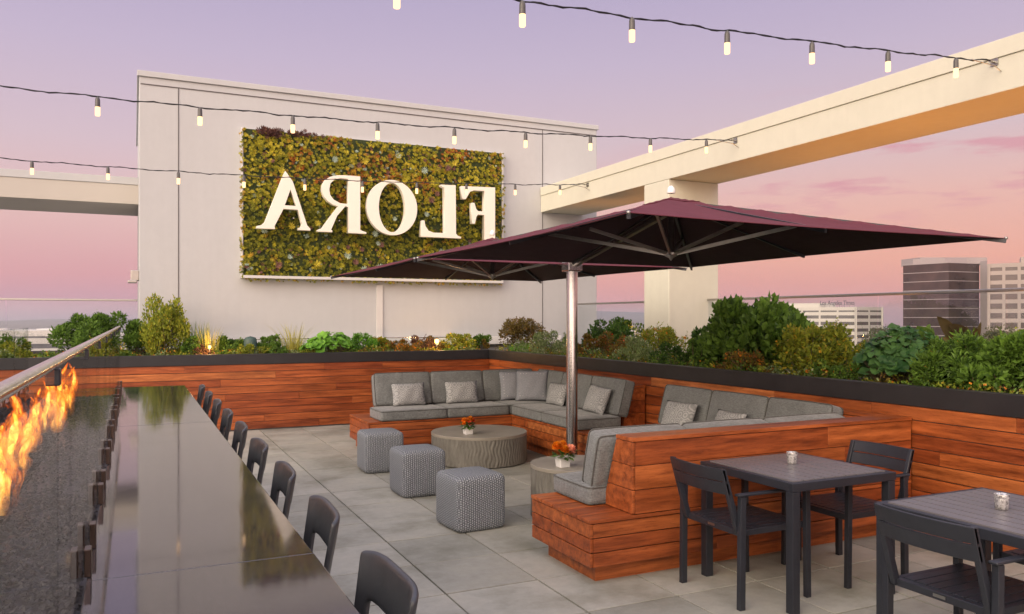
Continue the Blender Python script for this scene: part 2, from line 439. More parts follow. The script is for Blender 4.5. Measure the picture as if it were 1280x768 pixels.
# ---------------------------------------------------------------- sign wall building
BX0 = on_y(174, 13.5)[0]; BX1 = on_y(746, 13.5)[0]; BTOP = zat(88, on_y(174, 13.5)[1])
r = empty('penthouse_wall', (4, 13.5, 0)); tag(r, 'tall pale rendered rooftop block carrying the living wall sign', 'building')
m = MB(); m.box(BX0, BX1, 13.5, 19, -.4, BTOP-.09); m.build('wall', STUCCO, r, bevel=.01)
m = MB(); m.box(BX0-.03, BX1+.03, 13.47, 19.03, BTOP-.089, BTOP); m.build('roof_cap', STUCCO, r, bevel=.008)
m = MB()
def jv(px, z0, z1, w=.012):
    x = on_y(px, 13.5)[0]; m.box(x-w/2, x+w/2, 13.492, 13.499, z0, z1)
jv(223, .9, BTOP-.2); jv(678, .9, BTOP-.2)
m.box(BX0+.02, BX1-.02, 13.491, 13.498, BTOP-.21, BTOP-.195)
xj = on_y(474, 13.5)[0]
m.build('panel_joint', JOINT, r)
m = MB(); m.box(on_y(470,13.5)[0], on_y(478,13.5)[0], 13.47, 13.498, 1.0, 2.25); m.build('cover_strip', FRAMEM, r, bevel=.004)
m = MB(); m.box(BX0-.12, BX0-.001, 13.56, 13.75, zat(351,12.3), zat(338,12.3)); m.box(BX0-.16, BX0-.03, 13.53, 13.78, zat(354,12.3), zat(350.5,12.3))
m.build('wall_vent', ALU, r, bevel=.008)
m = MB(); m.box(BX0+.3, 7.4, 13.40, 13.47, 1.2, 1.345); m.build('ledge', WHITE, r, bevel=.004)

# beams and column
BXI, BXO = 7.0, 7.93; BZ0 = H+BXI/(CT*3.82); BZ1 = H+BXI/(CT*3.10)
r = empty('roof_beam', (BXI, 6, BZ0)); tag(r, 'cream rendered beam running overhead above the burgundy parasol', 'beam')
m = MB(); m.box(BXI, BXO, -3, 13.49, BZ0, BZ1-.16); m.build('beam_body', CREAM, r, bevel=.006)
m = MB(); m.box(BXI-.015, BXO+.015, -3, 13.48, BZ1-.159, BZ1); m.build('roof_cap', CREAM, r, bevel=.005)
cy0 = on_x(836, BXI)[0]; cy1 = on_x(805, BXI)[0]; cx1 = on_y(898, cy0)[0]
m = MB(); m.box(BXI, cx1, cy0, cy1, -.4, BZ0-.002)
tag(m.build('column', CREAM, bevel=.012), 'square cream column holding up the overhead beam', 'column')
m = MB(); r = empty('roof_beam', (-2, 15.6, BZ0)); tag(r, 'grey beige beam left of the sign wall seen against the pink sky', 'beam')
m.box(-14, BX0+.3, 15.6, 17.4, BZ0, BZ1-.13); m.build('beam_body', m_plain('beam_grey_beige', (.50,.47,.42), .85, 0, .04, 1), r, bevel=.006)  # one even grey beige on the left beam body
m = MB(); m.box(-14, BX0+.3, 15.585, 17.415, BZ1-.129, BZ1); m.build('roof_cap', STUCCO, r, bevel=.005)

# ---------------------------------------------------------------- living wall with letters
LX0, LX1, LZ0, LZ1 = 1.585, 6.14, 2.36, 4.72; LY = 13.40
r = empty('living_wall', (3.86, 13.45, LZ0)); tag(r, 'white framed panel packed with green and rust succulents on the pale wall', 'living wall')
m = MB(); e = .03
m.box(LX0-e, LX0, 13.38, 13.498, LZ0-.045, LZ1+.012); m.box(LX1, LX1+e, 13.38, 13.498, LZ0-.045, LZ1+.012)
m.box(LX0, LX1, 13.44, 13.498, LZ1, LZ1+.012); m.box(LX0, LX1, 13.33, 13.498, LZ0-.045, LZ0)
m.build('frame', FRAMEM, r, bevel=.004)
m = MB(); m.box(LX0, LX1, 13.42, 13.49, LZ0, LZ1); m.build('backing', m_plain('moss_backing', (.035,.05,.014), .95, 0, .5, 30, .01, 60), r)
succ_cols = [((.20,.20,.015),(.42,.38,.03)), ((.13,.15,.015),(.26,.26,.03)), ((.32,.30,.02),(.60,.50,.06)), ((.26,.08,.015),(.44,.16,.03)),
             ((.24,.15,.02),(.46,.30,.035)), ((.07,.085,.012),(.16,.17,.02)), ((.28,.36,.30),(.45,.55,.48)), ((.12,.06,.05),(.24,.12,.10)), ((.045,.02,.018),(.11,.045,.035))]
SUCC = [m_leaf('succulent_%s' % k, a, b, None, .2) for k, (a, b) in zip(('lime','green','yellow','rust','ochre','deep','pale','plum','maroon'), succ_cols)]
def rosette(m, cx, cy, cz, R, n=9, rings=2, tilt=None):
    """rosette facing -Y"""
    ax = Vector((rnd.uniform(-.45,.45), -1, rnd.uniform(-.2,.7))).normalized() if tilt is None else tilt
    u = ax.cross(Vector((0,0,1))).normalized(); w = ax.cross(u)
    c = Vector((cx,cy,cz))
    for q in range(rings):
        rr = R*(1-.42*q); k = max(4, n-2*q); ph = rnd.uniform(0, 6.28)
        for i in range(k):
            t_ = ph+2*pi*i/k+rnd.uniform(-.12,.12); d = u*cos(t_)+w*sin(t_); p = d.cross(ax)
            lift = .28+.5*q; wd = rr*1.15/k+.002
            a = c+ax*R*.06*q; mid = c+d*rr*.55+ax*rr*lift*.42; tip = c+d*rr*(.98-.16*q)+ax*rr*(lift+.1)
            m.add([tuple(a), tuple(mid+p*wd), tuple(tip), tuple(mid-p*wd)], [(0,1,2,3)])
import mathutils.noise as mn
m = MB()
N = 7000
for i in range(N):
    x = rnd.uniform(LX0+.01, LX1-.01); z = rnd.uniform(LZ0+.01, LZ1-.01)
    hz = (z-LZ0)/(LZ1-LZ0); nx = mn.noise(Vector((x*1.3, z*1.3, 3))); n2 = mn.noise(Vector((x*3.1, z*3.1, 9)))
    p = rnd.random()
    if hz > .5:
        if nx+n2 > .22: mi = rnd.choice([3,4,3,2,4,0])
        elif nx+n2 < -.2: mi = rnd.choice([0,0,1,2])
        else: mi = rnd.choice([0,2,4,1,0,1,0])
    else:
        mi = rnd.choice([1,5,1,0,5,1]) if n2 < .2 else rnd.choice([0,1,2,4,0])
    if rnd.random() < .02: mi = 6
    if rnd.random() < .03: mi = 7
    m.mi = mi
    R = rnd.uniform(.018, .046)
    rosette(m, x, LY-.0+rnd.uniform(-.035, .02), z, R, rnd.choice([6,7,8,9]), 2)
for i in range(420):                   # trailing bits along the edges
    if rnd.random() < .6: x = rnd.uniform(LX0, LX1); z = LZ0+rnd.uniform(-.09, .03)
    else: x = rnd.choice([LX0-.02, LX1+.02])+rnd.uniform(-.03,.03); z = rnd.uniform(LZ0, LZ1)
    m.mi = rnd.choice([0,1,5,4]); rosette(m, x, 13.37, z, rnd.uniform(.015, .035), 6, 1)
for i in range(60):                    # dark tuft at the top left
    m.mi = 8; rosette(m, 2.02+rnd.gauss(0,.09), 13.37, LZ1+rnd.gauss(-.03,.03), rnd.uniform(.04,.07), 8, 1)
for i in range(30):
    m.mi = 8; rosette(m, 2.5+rnd.gauss(0,.16), 13.37, LZ1-.02+rnd.gauss(0,.02), rnd.uniform(.03,.05), 8, 1)
tag(m.build('succulent_mat', SUCC, r), kind='stuff')
for i in range(78):
    m = MB(); m.mi = 0
    x = rnd.uniform(LX0+.1, LX1-.1); z = rnd.uniform(LZ0+.12, LZ1-.12)
    k = rnd.random()
    mt = SUCC[6] if k < .26 else SUCC[2] if k < .7 else SUCC[0] if k < .85 else SUCC[7]
    rosette(m, 0, 0, 0, rnd.uniform(.045, .08), 11, 3, Vector((rnd.uniform(-.15,.15), -1, rnd.uniform(.0,.4))).normalized())
    o = m.build('succulent_rosette', mt, r, local=True); o.location = (x-3.86, LY-.06-13.45, z-LZ0)
# letters: outlines traced on the panel, given their own plane and thickness
LPY = 13.22
def lp(p):                             # zoom pixel -> world X, z on plane
    px = 300+p[0]/3.656; py = 150+p[1]/3.656
    X, d = on_y(px, LPY); return (X, zat(py, d))
def arc(cx, cy, rx, ry, a0, a1, n=14):
    return [(cx+rx*cos(radians(a0+(a1-a0)*i/n)), cy+ry*sin(radians(a0+(a1-a0)*i/n))) for i in range(n+1)]
letters = {}
letters['A'] = ([[(205,238),(238,285),(296,462),(303,484),(318,500),(318,507),(265,504),(265,497),(276,493),(281,478),(262,412),(196,408),(155,487),(157,500),(75,496),(76,488),(95,484),(112,470),(190,272)]],
                [[(228,318),(201,393),(257,397)]])
letters['R'] = ([[(545,262)]+[(545,505),(558,511),(573,516),(573,522),(492,517),(492,400),(478,396),(440,440),(412,505),(418,508),(418,514),(352,511),(352,505),(372,498),(398,462),(447,396)]+[(420,388),(398,372),(380,350),(372,325),(374,300),(386,278),(408,264),(440,257),(480,257)]],
                [[(492,272),(492,388),(455,384),(425,368),(408,345),(404,318),(410,292),(428,275),(455,268)]])
O_out = [(576+115+cos(a)*114, 403+sin(a)*125+ (cos(a))*7) for a in [2*pi*i/48 for i in range(48)]]
O_in = [(691+cos(a)*61, 403+sin(a)*113+cos(a)*4) for a in [2*pi*i/48 for i in range(48)]]
letters['O'] = ([O_out], [O_in])
letters['L'] = ([[(930,300),(980,302),(982,522),(990,532),(1005,537),(1005,543),(822,534),(828,462),(838,462),(842,486),(856,508),(880,518),(932,520),(930,312),(915,304),(915,299)]], [])
letters['F'] = ([[(1160,312),(1160,560),(1112,556),(1112,436),(1082,434),(1074,446),(1068,476),(1056,474),(1054,382),(1066,382),(1074,410),(1084,420),(1112,422),(1112,326),(1064,324),(1046,330),(1026,364),(1012,362),(1008,306)]], [])
rl = empty('letter_sign', (3.8, LPY, 3.08)); tag(rl, 'mirrored white raised serif letters mounted on the succulent panel', 'sign')
LETM = m_plain('letter_white', (.86,.82,.70), .45, 0, .02, 3)
for ch, (outs, holes) in letters.items():
    cu = bpy.data.curves.new('letter', 'CURVE'); cu.dimensions = '2D'; cu.fill_mode = 'BOTH'; cu.extrude = .05; cu.bevel_depth = .004
    for poly in outs+holes:
        sp = cu.splines.new('POLY'); sp.points.add(len(poly)-1); sp.use_cyclic_u = True
        for q, p in zip(sp.points, poly):
            X, Z = lp(p); q.co = (X, Z, 0, 1)
    tmp = bpy.data.objects.new('tmp', cu); COL.objects.link(tmp)
    dg = bpy.context.evaluated_depsgraph_get(); me = bpy.data.meshes.new_from_object(tmp.evaluated_get(dg))
    bpy.data.objects.remove(tmp)
    me.name = 'letter'; me.materials.clear(); me.materials.append(LETM)
    me.transform(Matrix.Translation((0, LPY, 0)) @ Matrix.Rotation(radians(90), 4, 'X')); me.transform(Matrix.Translation(-rl.location))
    o = bpy.data.objects.new('letter', me); COL.objects.link(o); o.parent = rl; o['label'] = 'white serif letter %s seen mirrored' % ch
for x in (2.0, 2.35, 3.1, 3.4, 3.75, 4.2, 5.0, 5.7):
    m = MB(); m.tube([(x, LPY+.03, 3.3), (x, 13.45, 3.3)], .012, 6); m.build('standoff', ALU, rl)

# ---------------------------------------------------------------- railings
def glass_rail(name, axis, fixed, a0, a1, ztop, z0, lab, step=1.5, rail=.045):
    r = empty(name, ((a0+a1)/2, fixed, z0) if axis == 'x' else (fixed, (a0+a1)/2, z0)); tag(r, lab, 'railing')
    n = round((a1-a0)/step); w = (a1-a0)/n
    for k in range(n):
        p, q = a0+k*w+.008, a0+(k+1)*w-.008; m = MB()
        if axis == 'x': m.box(p, q, fixed-.006, fixed+.006, z0, ztop-.004)
        else: m.box(fixed-.006, fixed+.006, p, q, z0, ztop-.004)
        m.build('glass_panel', GLASS, r)
    m = MB()
    if axis == 'x': m.box(a0, a1, fixed-rail/2, fixed+rail/2, ztop-.003, ztop+.03)
    else: m.box(fixed-rail/2, fixed+rail/2, a0, a1, ztop-.003, ztop+.03)
    m.build('handrail', ALU, r, bevel=.006)
    m = MB()
    if axis == 'x': m.box(a0, a1, fixed-.03, fixed+.03, z0-.12, z0+.01)
    else: m.box(fixed-.03, fixed+.03, a0, a1, z0-.12, z0+.01)
    m.build('base_channel', ALU, r)
glass_rail('glass_railing', 'y', 7.70, -2.5, cy0-.02, 1.93, .9, 'glass railing with grey handrail behind the right planter', 1.55)
glass_rail('glass_railing', 'y', 7.70, cy1+.02, 13.4, 1.93, .9, 'short glass railing between the cream column and sign wall', 1.55)
glass_rail('glass_railing', 'x', 14.3, -9, BX0-.02, 1.95, .9, 'glass railing beyond the back planter left of the sign wall', 1.8, .02)

# ---------------------------------------------------------------- bar counter, fire trough
CX0, CX1, CZ, CYE = -.10, .425, 1.05, 7.93
def counter(x0, x1, lab, side):
    r = empty('bar_counter', ((x0+x1)/2, 4, 0)); tag(r, lab, 'bar counter')
    ys = [-1.6, 2.1, 5.05, CYE]
    for k in range(3):
        m = MB(); m.box(x0, x1, ys[k]+.0012, ys[k+1]-.0012, CZ-.045, CZ+(.0006 if k == 0 else 0)); m.build('countertop', COUNTER, r, bevel=.003)
    m = MB(); a, b = (x0+.002, x0+.16) if side > 0 else (x1-.16, x1-.002)
    m.box(a, b, -1.6, CYE-.03, 0, CZ-.046); m.build('base', m_plain('dark_base', (.04,.036,.034), .6), r)
    for y in (0, 2.2, 4.4, 6.6):
        xa, xb = (b, x1-.1) if side > 0 else (x0+.1, a)
        m = MB(); m.box(min(xa,xb), max(xa,xb), y, y+.012, CZ-.16, CZ-.046); m.build('bracket', DARKM, r)
counter(CX0, CX1, 'long polished dark stone bar counter in the foreground', 1)
counter(-1.40, -.83, 'dark stone bar counter on the far side of the fire', -1)
r = empty('fire_table', (-.46, 4, 0)); tag(r, 'long dark fire trough bed between the two glass screens', 'fire table')
m = MB(); m.box(-.812, -.102, -1.6, CYE, 0, .975); m.build('body', m_plain('trough_body', (.03,.028,.028), .5, 0, .3, 6), r)
m = MB(); m.box(-.52, -.40, 2.9, 7.5, .960, .979); m.build('burner', m_plain('sooty_burner', (.012,.011,.010), .95, 0, .3, 20, spec=.05), r)
PEB = m_leaf('lava_pebble', (.009,.008,.009), (.028,.026,.027), (.075,.068,.068), 0)
m = MB()
for i in range(15000):
    y = rnd.uniform(.6, CYE-.03) if rnd.random() < .75 else rnd.uniform(.6, 3.5); x = rnd.uniform(-.80, -.118); s_ = rnd.uniform(.006, .013); z = .982+rnd.uniform(-.004,.008)
    a = rnd.uniform(0, 3.14); ca, sa = cos(a)*s_, sin(a)*s_; h = s_*rnd.uniform(.5, .9); tx, ty = rnd.uniform(-.5,.5)*s_, rnd.uniform(-.5,.5)*s_
    m.add([(x+ca,y+sa,z),(x-sa,y+ca,z+h*.4),(x-ca,y-sa,z),(x+sa,y-ca,z+h*.3),(x+tx,y+ty,z+h)], [(0,1,4),(1,2,4),(2,3,4),(3,0,4)])
tag(m.build('pebbles', PEB, r), kind='stuff')
# glass screens
def screen(x, lab, rail):
    r = empty('glass_screen', (x, 4, 1.0)); tag(r, lab, 'glass screen')
    js = [-1.1, -.2, .62, 1.42, 2.28, 3.10, 3.90, 4.70, 5.50, 6.30, 7.10, CYE]
    for k in range(len(js)-1):
        m = MB(); m.box(x-.006, x+.006, js[k]+.006, js[k+1]-.006, 1.0 if abs(x) > .5 else 1.062, 1.585); m.build('glass_panel', GLASSD, r)
    if rail:
        m = MB(); m.tube([(x, js[0], 1.592), (x, CYE, 1.592)], .0085, 12); m.build('handrail', CHROME, r)
        for j in js[3:]:
            m = MB(); m.box(x-.010, x+.010, j-.014, j+.014, 1.557, 1.5835); m.build('rail_clip', DARKM, r, bevel=.002)
    for j in js[1:]:
        for dy in (-.13, .13):
            if j+dy > CYE: continue
            m = MB()
            for sx in (-1, 1): m.box(x+sx*.014-.0075, x+sx*.014+.0075, j+dy-.022, j+dy+.022, CZ+.001, CZ+.066)
            m.build('clamp', m_clamp, r, bevel=.002)
m_clamp = m_plain('clamp_steel', (.10,.075,.065), .3, 1, .2)
screen(-.112, 'clear glass fire screen with round handrail along the near bar counter', True)
screen(-.818, 'clear glass fire screen along the far side of the flames', False)
# flames: closed volumes that glow
t = NT('flame_glow'); tc = t.n('ShaderNodeTexCoord')
mp = t.n('ShaderNodeMapping'); mp.inputs['Scale'].default_value = (20, 20, 5.5); t.l(tc.outputs['Object'], mp.inputs['Vector'])
nz = t.noise(mp.outputs[0], 1.4, 4, .6)
sep = t.n('ShaderNodeSeparateXYZ'); t.l(tc.outputs['Object'], sep.inputs[0])
hg = t.math('MULTIPLY', sep.outputs[2], 3.0)
den = t.ramp(nz, [(.49, (0,0,0)), (.62, (1,1,1))])
colr = t.ramp(t.math('ADD', t.math('MULTIPLY', nz, .9), t.math('MULTIPLY', hg, -.10)), [(.2, (1,.08,.004)), (.46, (1,.17,.012)), (.58, (1,.42,.07)), (.70, (1,.62,.2))])
em = t.n('ShaderNodeEmission'); t.l(colr, em.inputs['Color'])
zr = t.n('ShaderNodeMapRange', _interpolation_type='SMOOTHSTEP'); t.l(sep.outputs[2], zr.inputs[0]); zr.inputs[1].default_value = .01; zr.inputs[2].default_value = .16; zr.inputs[3].default_value = .03; zr.inputs[4].default_value = .30
al = t.math('MULTIPLY', den, zr.outputs[0])
em.inputs['Strength'].default_value = 2.5
tp = t.n('ShaderNodeBsdfTransparent'); mxs = t.n('ShaderNodeMixShader'); t.l(al, mxs.inputs[0]); t.l(tp.outputs[0], mxs.inputs[1]); t.l(em.outputs[0], mxs.inputs[2])
t.l(mxs.outputs[0], t.out.inputs['Surface']); FLAME = t.mat
FLAMEC = FLAME.copy(); FLAMEC.name = 'flame_core'
for nd in FLAMEC.node_tree.nodes:
    if nd.type == 'EMISSION': nd.inputs['Strength'].default_value = 4.5
    if nd.type == 'MAP_RANGE': nd.inputs[4].default_value = .8
    if nd.type == 'VALTORGB' and len(nd.color_ramp.elements) == 4:
        for el, c_ in zip(nd.color_ramp.elements, ((1,.2,.01),(1,.36,.04),(1,.55,.12),(1,.75,.35))): el.color = (*c_, 1)
r = empty('gas_fire', (-.46, 5.2, .99)); tag(r, 'row of orange gas flames rising behind the glass screen', 'fire')
frnd = random.Random(11)
for i in range(6):
    yc = 3.3+i*.72
    for q in range(4):
        y = yc+frnd.uniform(-.15, .15); h = frnd.uniform(.16, .36); w = frnd.uniform(.040, .072)
        ph = frnd.uniform(0, 6.28); lean = frnd.uniform(.2, .7); x = -.46+frnd.uniform(-.06,.06)
        pts = []; rs = []
        for k in range(16):
            s_ = k/15; pts.append((x+.035*sin(ph+s_*6)*s_, y+lean*h*s_*s_+.04*sin(ph*2+s_*7.5)*s_, .996+h*s_))
            rs.append(max(.002, w*(.35+.65*sin(pi*min(1, s_*1.15+.05))**.8 if s_ < .5 else .35+.65*sin(pi*(.625)))*(1-s_**1.7)*(1+.18*sin(s_*19+ph))))
        m = MB()
        for q2 in (1.0, .80, .60, .40, .24):
            m.mi = 1 if q2 < .5 else 0
            m.tube(pts[:14] if q2 < .5 else pts, [v*q2 for v in (rs[:14] if q2 < .5 else rs)], 14)
        m.build('flame', [FLAME, FLAMEC], r)

# ---------------------------------------------------------------- bar stools
def make_stool():
    r = empty('bar_stool'); tag(r, 'x', 'bar stool')
    # back shell with a slot: local, faces +X
    m = MB(); Wd = .198; nY, nZ = 24, 20; z0, z1 = .765, 1.095
    def px(y, z):
        q = y/Wd; tilt = (z-.765)*.16
        return -.185-tilt+.032*abs(q)**4
    def grid(off):
        return [[None]*(nZ+1) for _ in range(nY+1)]
    verts = []; idx = {}
    for i in range(nY+1):
        for j in range(nZ+1):
            y = -Wd+2*Wd*i/nY; s_ = j/nZ
            yy = y*(.86+.16*s_)
            top = z1-.010*abs(y/Wd)**6
            idx[i,j] = len(verts); verts.append((px(y, z0+(top-z0)*s_), yy, z0+(top-z0)*s_))
    faces = []
    for i in range(nY):
        for j in range(nZ):
            if 3 <= i < nY-3 and 1 <= j < 13: continue
            faces.append((idx[i,j], idx[i,j+1], idx[i+1,j+1], idx[i+1,j]))
    m.sm = True; m.add(verts, faces); o = m.build('backrest', STOOLM, r, local=True, solid=.016, sub=1)
    m = MB(); m.rbox(.0, 0, .755, .40, .40, .035, .016, .006, 6); m.build('seat', STOOLM, r, local=True)
    for sx in (-1, 1):
        for sy in (-1, 1):
            m = MB(); m.tube([(sx*.15, sy*.15, .742), (sx*.205, sy*.205, 0)], [.016, .013], 10); m.build('leg', STOOLM, r, local=True)
    m = MB()
    q = .19
    for a, b in (((-q,-q),(q,-q)),((q,-q),(q,q)),((q,q),(-q,q)),((-q,q),(-q,-q))): m.tube([(a[0],a[1],.28),(b[0],b[1],.28)], .009, 8)
    m.build('footrest', STOOLM, r, local=True)
    return r
st0 = make_stool()
ordn = ['nearest', 'second nearest', 'third nearest', 'fourth nearest', 'middle', 'fourth from the far end', 'third from the far end', 'second from the far end', 'farthest']
for i in range(9):
    o = st0 if i == 0 else copy_tree(st0)
    o.location = (.315, 1.75+.69*i, 0); o.rotation_euler = (0,0,pi+rnd.uniform(-.05,.05))
    tag(o, 'charcoal open backed bar stool, %s of nine along the counter' % ordn[i], 'bar stool', 'bar stools along the near counter')
for i, y in enumerate((4.3, 5.0, 5.7, 6.4, 7.1)):
    o = copy_tree(st0); o.location = (-1.50, y, 0); o.rotation_euler = (0,0,rnd.uniform(-.05,.05))
    tag(o, 'charcoal bar stool at the counter beyond the flames', 'bar stool', 'bar stools beyond the fire')

# ---------------------------------------------------------------- sofas
def cushion(name, parent, cx, cy, cz, w, d, h, M=None, axis=2, r=.035, puff=.012, mat=None):
    m = MB(); m.rbox(cx, cy, cz, w, d, h, r, puff, 7, M, axis)
    o = m.build(name, mat or FABRIC, parent, merge=True)
    # piping around the two big faces
    p = MB(); half = [w/2, d/2, h/2]; o1, o2 = (axis+1)%3, (axis+2)%3
    for sg in (-1, 1):
        pts = []
        a, b = half[o1]-.003, half[o2]-.003; rr = .03
        for (sx, sy, a0) in ((1,1,0),(-1,1,90),(-1,-1,180),(1,-1,270)):
            for k in range(5):
                t_ = radians(a0+k*22.5); v = [0,0,0]; v[o1] = sx*(a-rr)+rr*cos(t_); v[o2] = sy*(b-rr)+rr*sin(t_); v[axis] = sg*(half[axis]-.010); pts.append(v)
        out = []
        n_ = len(pts)
        for k in range(n_):
            A = Vector(pts[k]); B = Vector(pts[(k+1)%n_])
            L = (B-A).length; q = 6 if L > .1 else 1
            for s_ in range(q):
                v = A.lerp(B, s_/q)
                oo = [o1, o2]
                for o_ in oo:
                    ot = o2 if o_ == o1 else o1
                    v[o_] += (v[o_]/half[o_])*puff*.35*max(0, 1-(v[ot]/half[ot])**2)
                if M is not None: v = M @ v
                out.append((v.x+cx, v.y+cy, v.z+cz))
        out.append(out[0]); p.tube(out, .0055, 6, cap=False)
    p.build('piping', PIPE, o)
    return o
def slant_back(m, axis, a0, a1, base, top, zb, zt, tb, tt, facing):
    """tapered backrest: vertical outer face at `base`; inner thickness tb at bottom, tt at top; boards around. facing: direction of seat (+1/-1)"""
    n = 3; hh = (zt-.028-zb)/n
    for k in range(n):
        z0_, z1_ = zb+k*hh+.002, zb+(k+1)*hh-.002
        f0 = (z0_-zb)/(zt-zb); f1 = (z1_-zb)/(zt-zb)
        th0 = tb+(tt-tb)*f0; th1 = tb+(tt-tb)*f1
        p = a0
        while p < a1-1e-4:
            q = min(a1, p+rnd.uniform(1.5, 3)); q = a1 if a1-q < .5 else q
            if p == a0:
                # end boards: own pieces
                seg = [(p, p+.02), (p+.0225, q)]
            else: seg = [(p, q)]
            for (s0, s1) in seg:
                s0 += .001; s1 -= .001
                if axis == 'x':
                    B = [(s0,base,z0_),(s1,base,z0_),(s1,base+facing*th0,z0_),(s0,base+facing*th0,z0_)]
                    T = [(s0,base,z1_),(s1,base,z1_),(s1,base+facing*th1,z1_),(s0,base+facing*th1,z1_)]
                    if facing < 0: B = B[::-1]; T = T[::-1]
                else:
                    B = [(base,s0,z0_),(base,s1,z0_),(base+facing*th0,s1,z0_),(base+facing*th0,s0,z0_)]
                    T = [(base,s0,z1_),(base,s1,z1_),(base+facing*th1,s1,z1_),(base+facing*th1,s0,z1_)]
                    if facing > 0: B = B[::-1]; T = T[::-1]
                m.hexa(B, T)
            p = q
def top_cap(m, axis, a0, a1, base, tt, zt, facing):
    lo, hi = sorted((base-facing*.008, base+facing*(tt+.006)))
    p = a0-.006
    while p < a1-1e-4:
        q = min(a1, p+2.6); q = a1 if a1-q < .6 else q
        if axis == 'x': m.box(p+.001, q-.001, lo, hi, zt-.026, zt)
        else: m.box(lo, hi, p+.001, q-.001, zt-.026, zt)
        p = q
DZ = .415; SZ = .545; BTZ = .905
# --- near sofa: back along Y=4.25 (seat faces away), second arm along the right planter
SY0, SY1, SX0 = 4.25, 5.05, 2.55
WEND = RX-.025
r = empty('sectional_sofa', (4.2, 5.3, 0)); tag(r, 'nearer wood based L shaped sofa with grey cushions behind the dining table', 'sofa')
m = MB()
boards_face(m, 'x', SX0+.022, WEND, SY0+.02, .115, DZ-.026, -1, bh=.105)          # outer long face
boards_face(m, 'y', SY0+.001, SY1, SX0+.02, .115, DZ-.026, -1, bh=.105)           # left end
boards_face(m, 'x', SX0+.022, 4.45, SY1-.02, .115, DZ-.026, 1, bh=.105)
boards_face(m, 'y', SY1, 7.05, 4.47, .115, DZ-.026, -1, bh=.105)
boards_face(m, 'x', 4.472, WEND, 7.03, .115, DZ-.026, 1, bh=.105)
m.build('base_cladding', [WX], r, bevel=.0025)
m = MB(); m.box(SX0+.09, WEND, SY0+.09, SY1-.08, 0, .112); m.box(4.55, WEND, SY1-.079, 6.97, 0, .112); m.build('plinth', WX, r)
m = MB(); m.box(SX0+.03, WEND, SY0+.028, SY1-.028, .113, DZ-.03); m.box(4.48, WEND, SY1-.027, 7.02, .113, DZ-.03); m.build('core', JOINT, r)
m = MB(); boards_top(m, 'x', SX0-.006, WEND, SY0-.006, SY1+.006, DZ, bw=.16); boards_top(m, 'y', 4.444, WEND, SY1+.008, 7.056, DZ, bw=.16); m.build('deck', WX, r, bevel=.003)
m = MB(); slant_back(m, 'x', 2.86, WEND, SY0, 0, DZ+.002, BTZ, .35, .18, 1); top_cap(m, 'x', 2.86, WEND, SY0, .18, BTZ, 1)
m.build('backrest', WX, r, bevel=.0025)
m = MB(); slant_back(m, 'y', 4.62, 7.0, WEND, 0, DZ+.002, BTZ, .30, .16, -1); top_cap(m, 'y', 4.45, 7.0, WEND, .16, BTZ, -1)
m.build('backrest', WY, r, bevel=.0025)
def back_x(xa, xb, ybase, dirn):      # back cushion on a seat along X. dirn: seat side
    h = .44; M = Matrix.Rotation(radians(-20*dirn*-1), 3, 'X') if False else Matrix.Rotation(radians(17*dirn), 3, 'X')
    return ((xa+xb)/2, ybase, SZ+.195), (xb-xa-.008, .14, .43), M
def add_back(parent, axis, a0, a1, pos, dirn, lab=None, z=.0):
    ang = 15*dirn
    if axis == 'x':
        M = Matrix.Rotation(radians(ang), 3, 'X'); cushion('back_cushion', parent, (a0+a1)/2, pos, .745+z, a1-a0-.006, .14, .42+z, M, 1)
    else:
        M = Matrix.Rotation(radians(-ang), 3, 'Y'); cushion('back_cushion', parent, pos, (a0+a1)/2, .745+z, .14, a1-a0-.006, .42, M, 0)
for a, b in ((2.76,3.52),(3.52,4.27),(4.27,5.05)): add_back(r, 'x', a, b, 4.61, 1, z=-.03)
for a, b in ((6.24,7.0),(5.47,6.24),(4.74,5.47)): add_back(r, 'y', a, b, 5.14, -1)
for a, b in ((2.73,3.58),(3.58,4.42)): cushion('seat_cushion', r, (a+b)/2, (4.58+5.04)/2+.02, DZ+.066, b-a-.006, .52, .125)
cushion('seat_cushion', r, 4.77, 4.86, DZ+.066, .68, .50, .125)
for a, b in ((5.12,6.04),(6.04,6.96)): cushion('seat_cushion', r, 4.76, (a+b)/2, DZ+.066, .58, b-a-.006, .125)
sofaN = r
# --- far sofa
FY0, FY1, FX0, FXI, FE = 9.40, 10.33, 2.55, 4.45, 7.45
r = empty('sectional_sofa', (4.2, 9.6, 0)); tag(r, 'farther wood based L shaped sofa with grey cushions in the planter corner', 'sofa')
m = MB()
boards_face(m, 'x', FX0+.022, FXI, FY0+.02, .115, DZ-.026, -1, bh=.105)
boards_face(m, 'y', FY0+.001, FY1, FX0+.02, .115, DZ-.026, -1, bh=.105)
boards_face(m, 'y', FE+.001, FY0+.0, FXI+.02, .115, DZ-.026, -1, bh=.105)
boards_face(m, 'x', FXI+.022, WEND, FE+.02, .115, DZ-.026, -1, bh=.105)
m.build('base_cladding', WX, r, bevel=.0025)
m = MB(); m.box(FX0+.08, WEND, FY0+.08, FY1-.01, 0, .112); m.box(FXI+.08, WEND, FE+.08, FY0+.079, 0, .112); m.build('plinth', WX, r)
m = MB(); m.box(FX0+.03, WEND, FY0+.028, FY1-.01, .113, DZ-.03); m.box(FXI+.03, WEND, FE+.03, FY0+.027, .113, DZ-.03); m.build('core', JOINT, r)
m = MB(); boards_top(m, 'x', FX0-.006, WEND, FY0-.006, FY1, DZ, bw=.16); boards_top(m, 'y', FXI-.006, WEND, FE-.006, FY0-.008, DZ, bw=.16); m.build('deck', WX, r, bevel=.003)
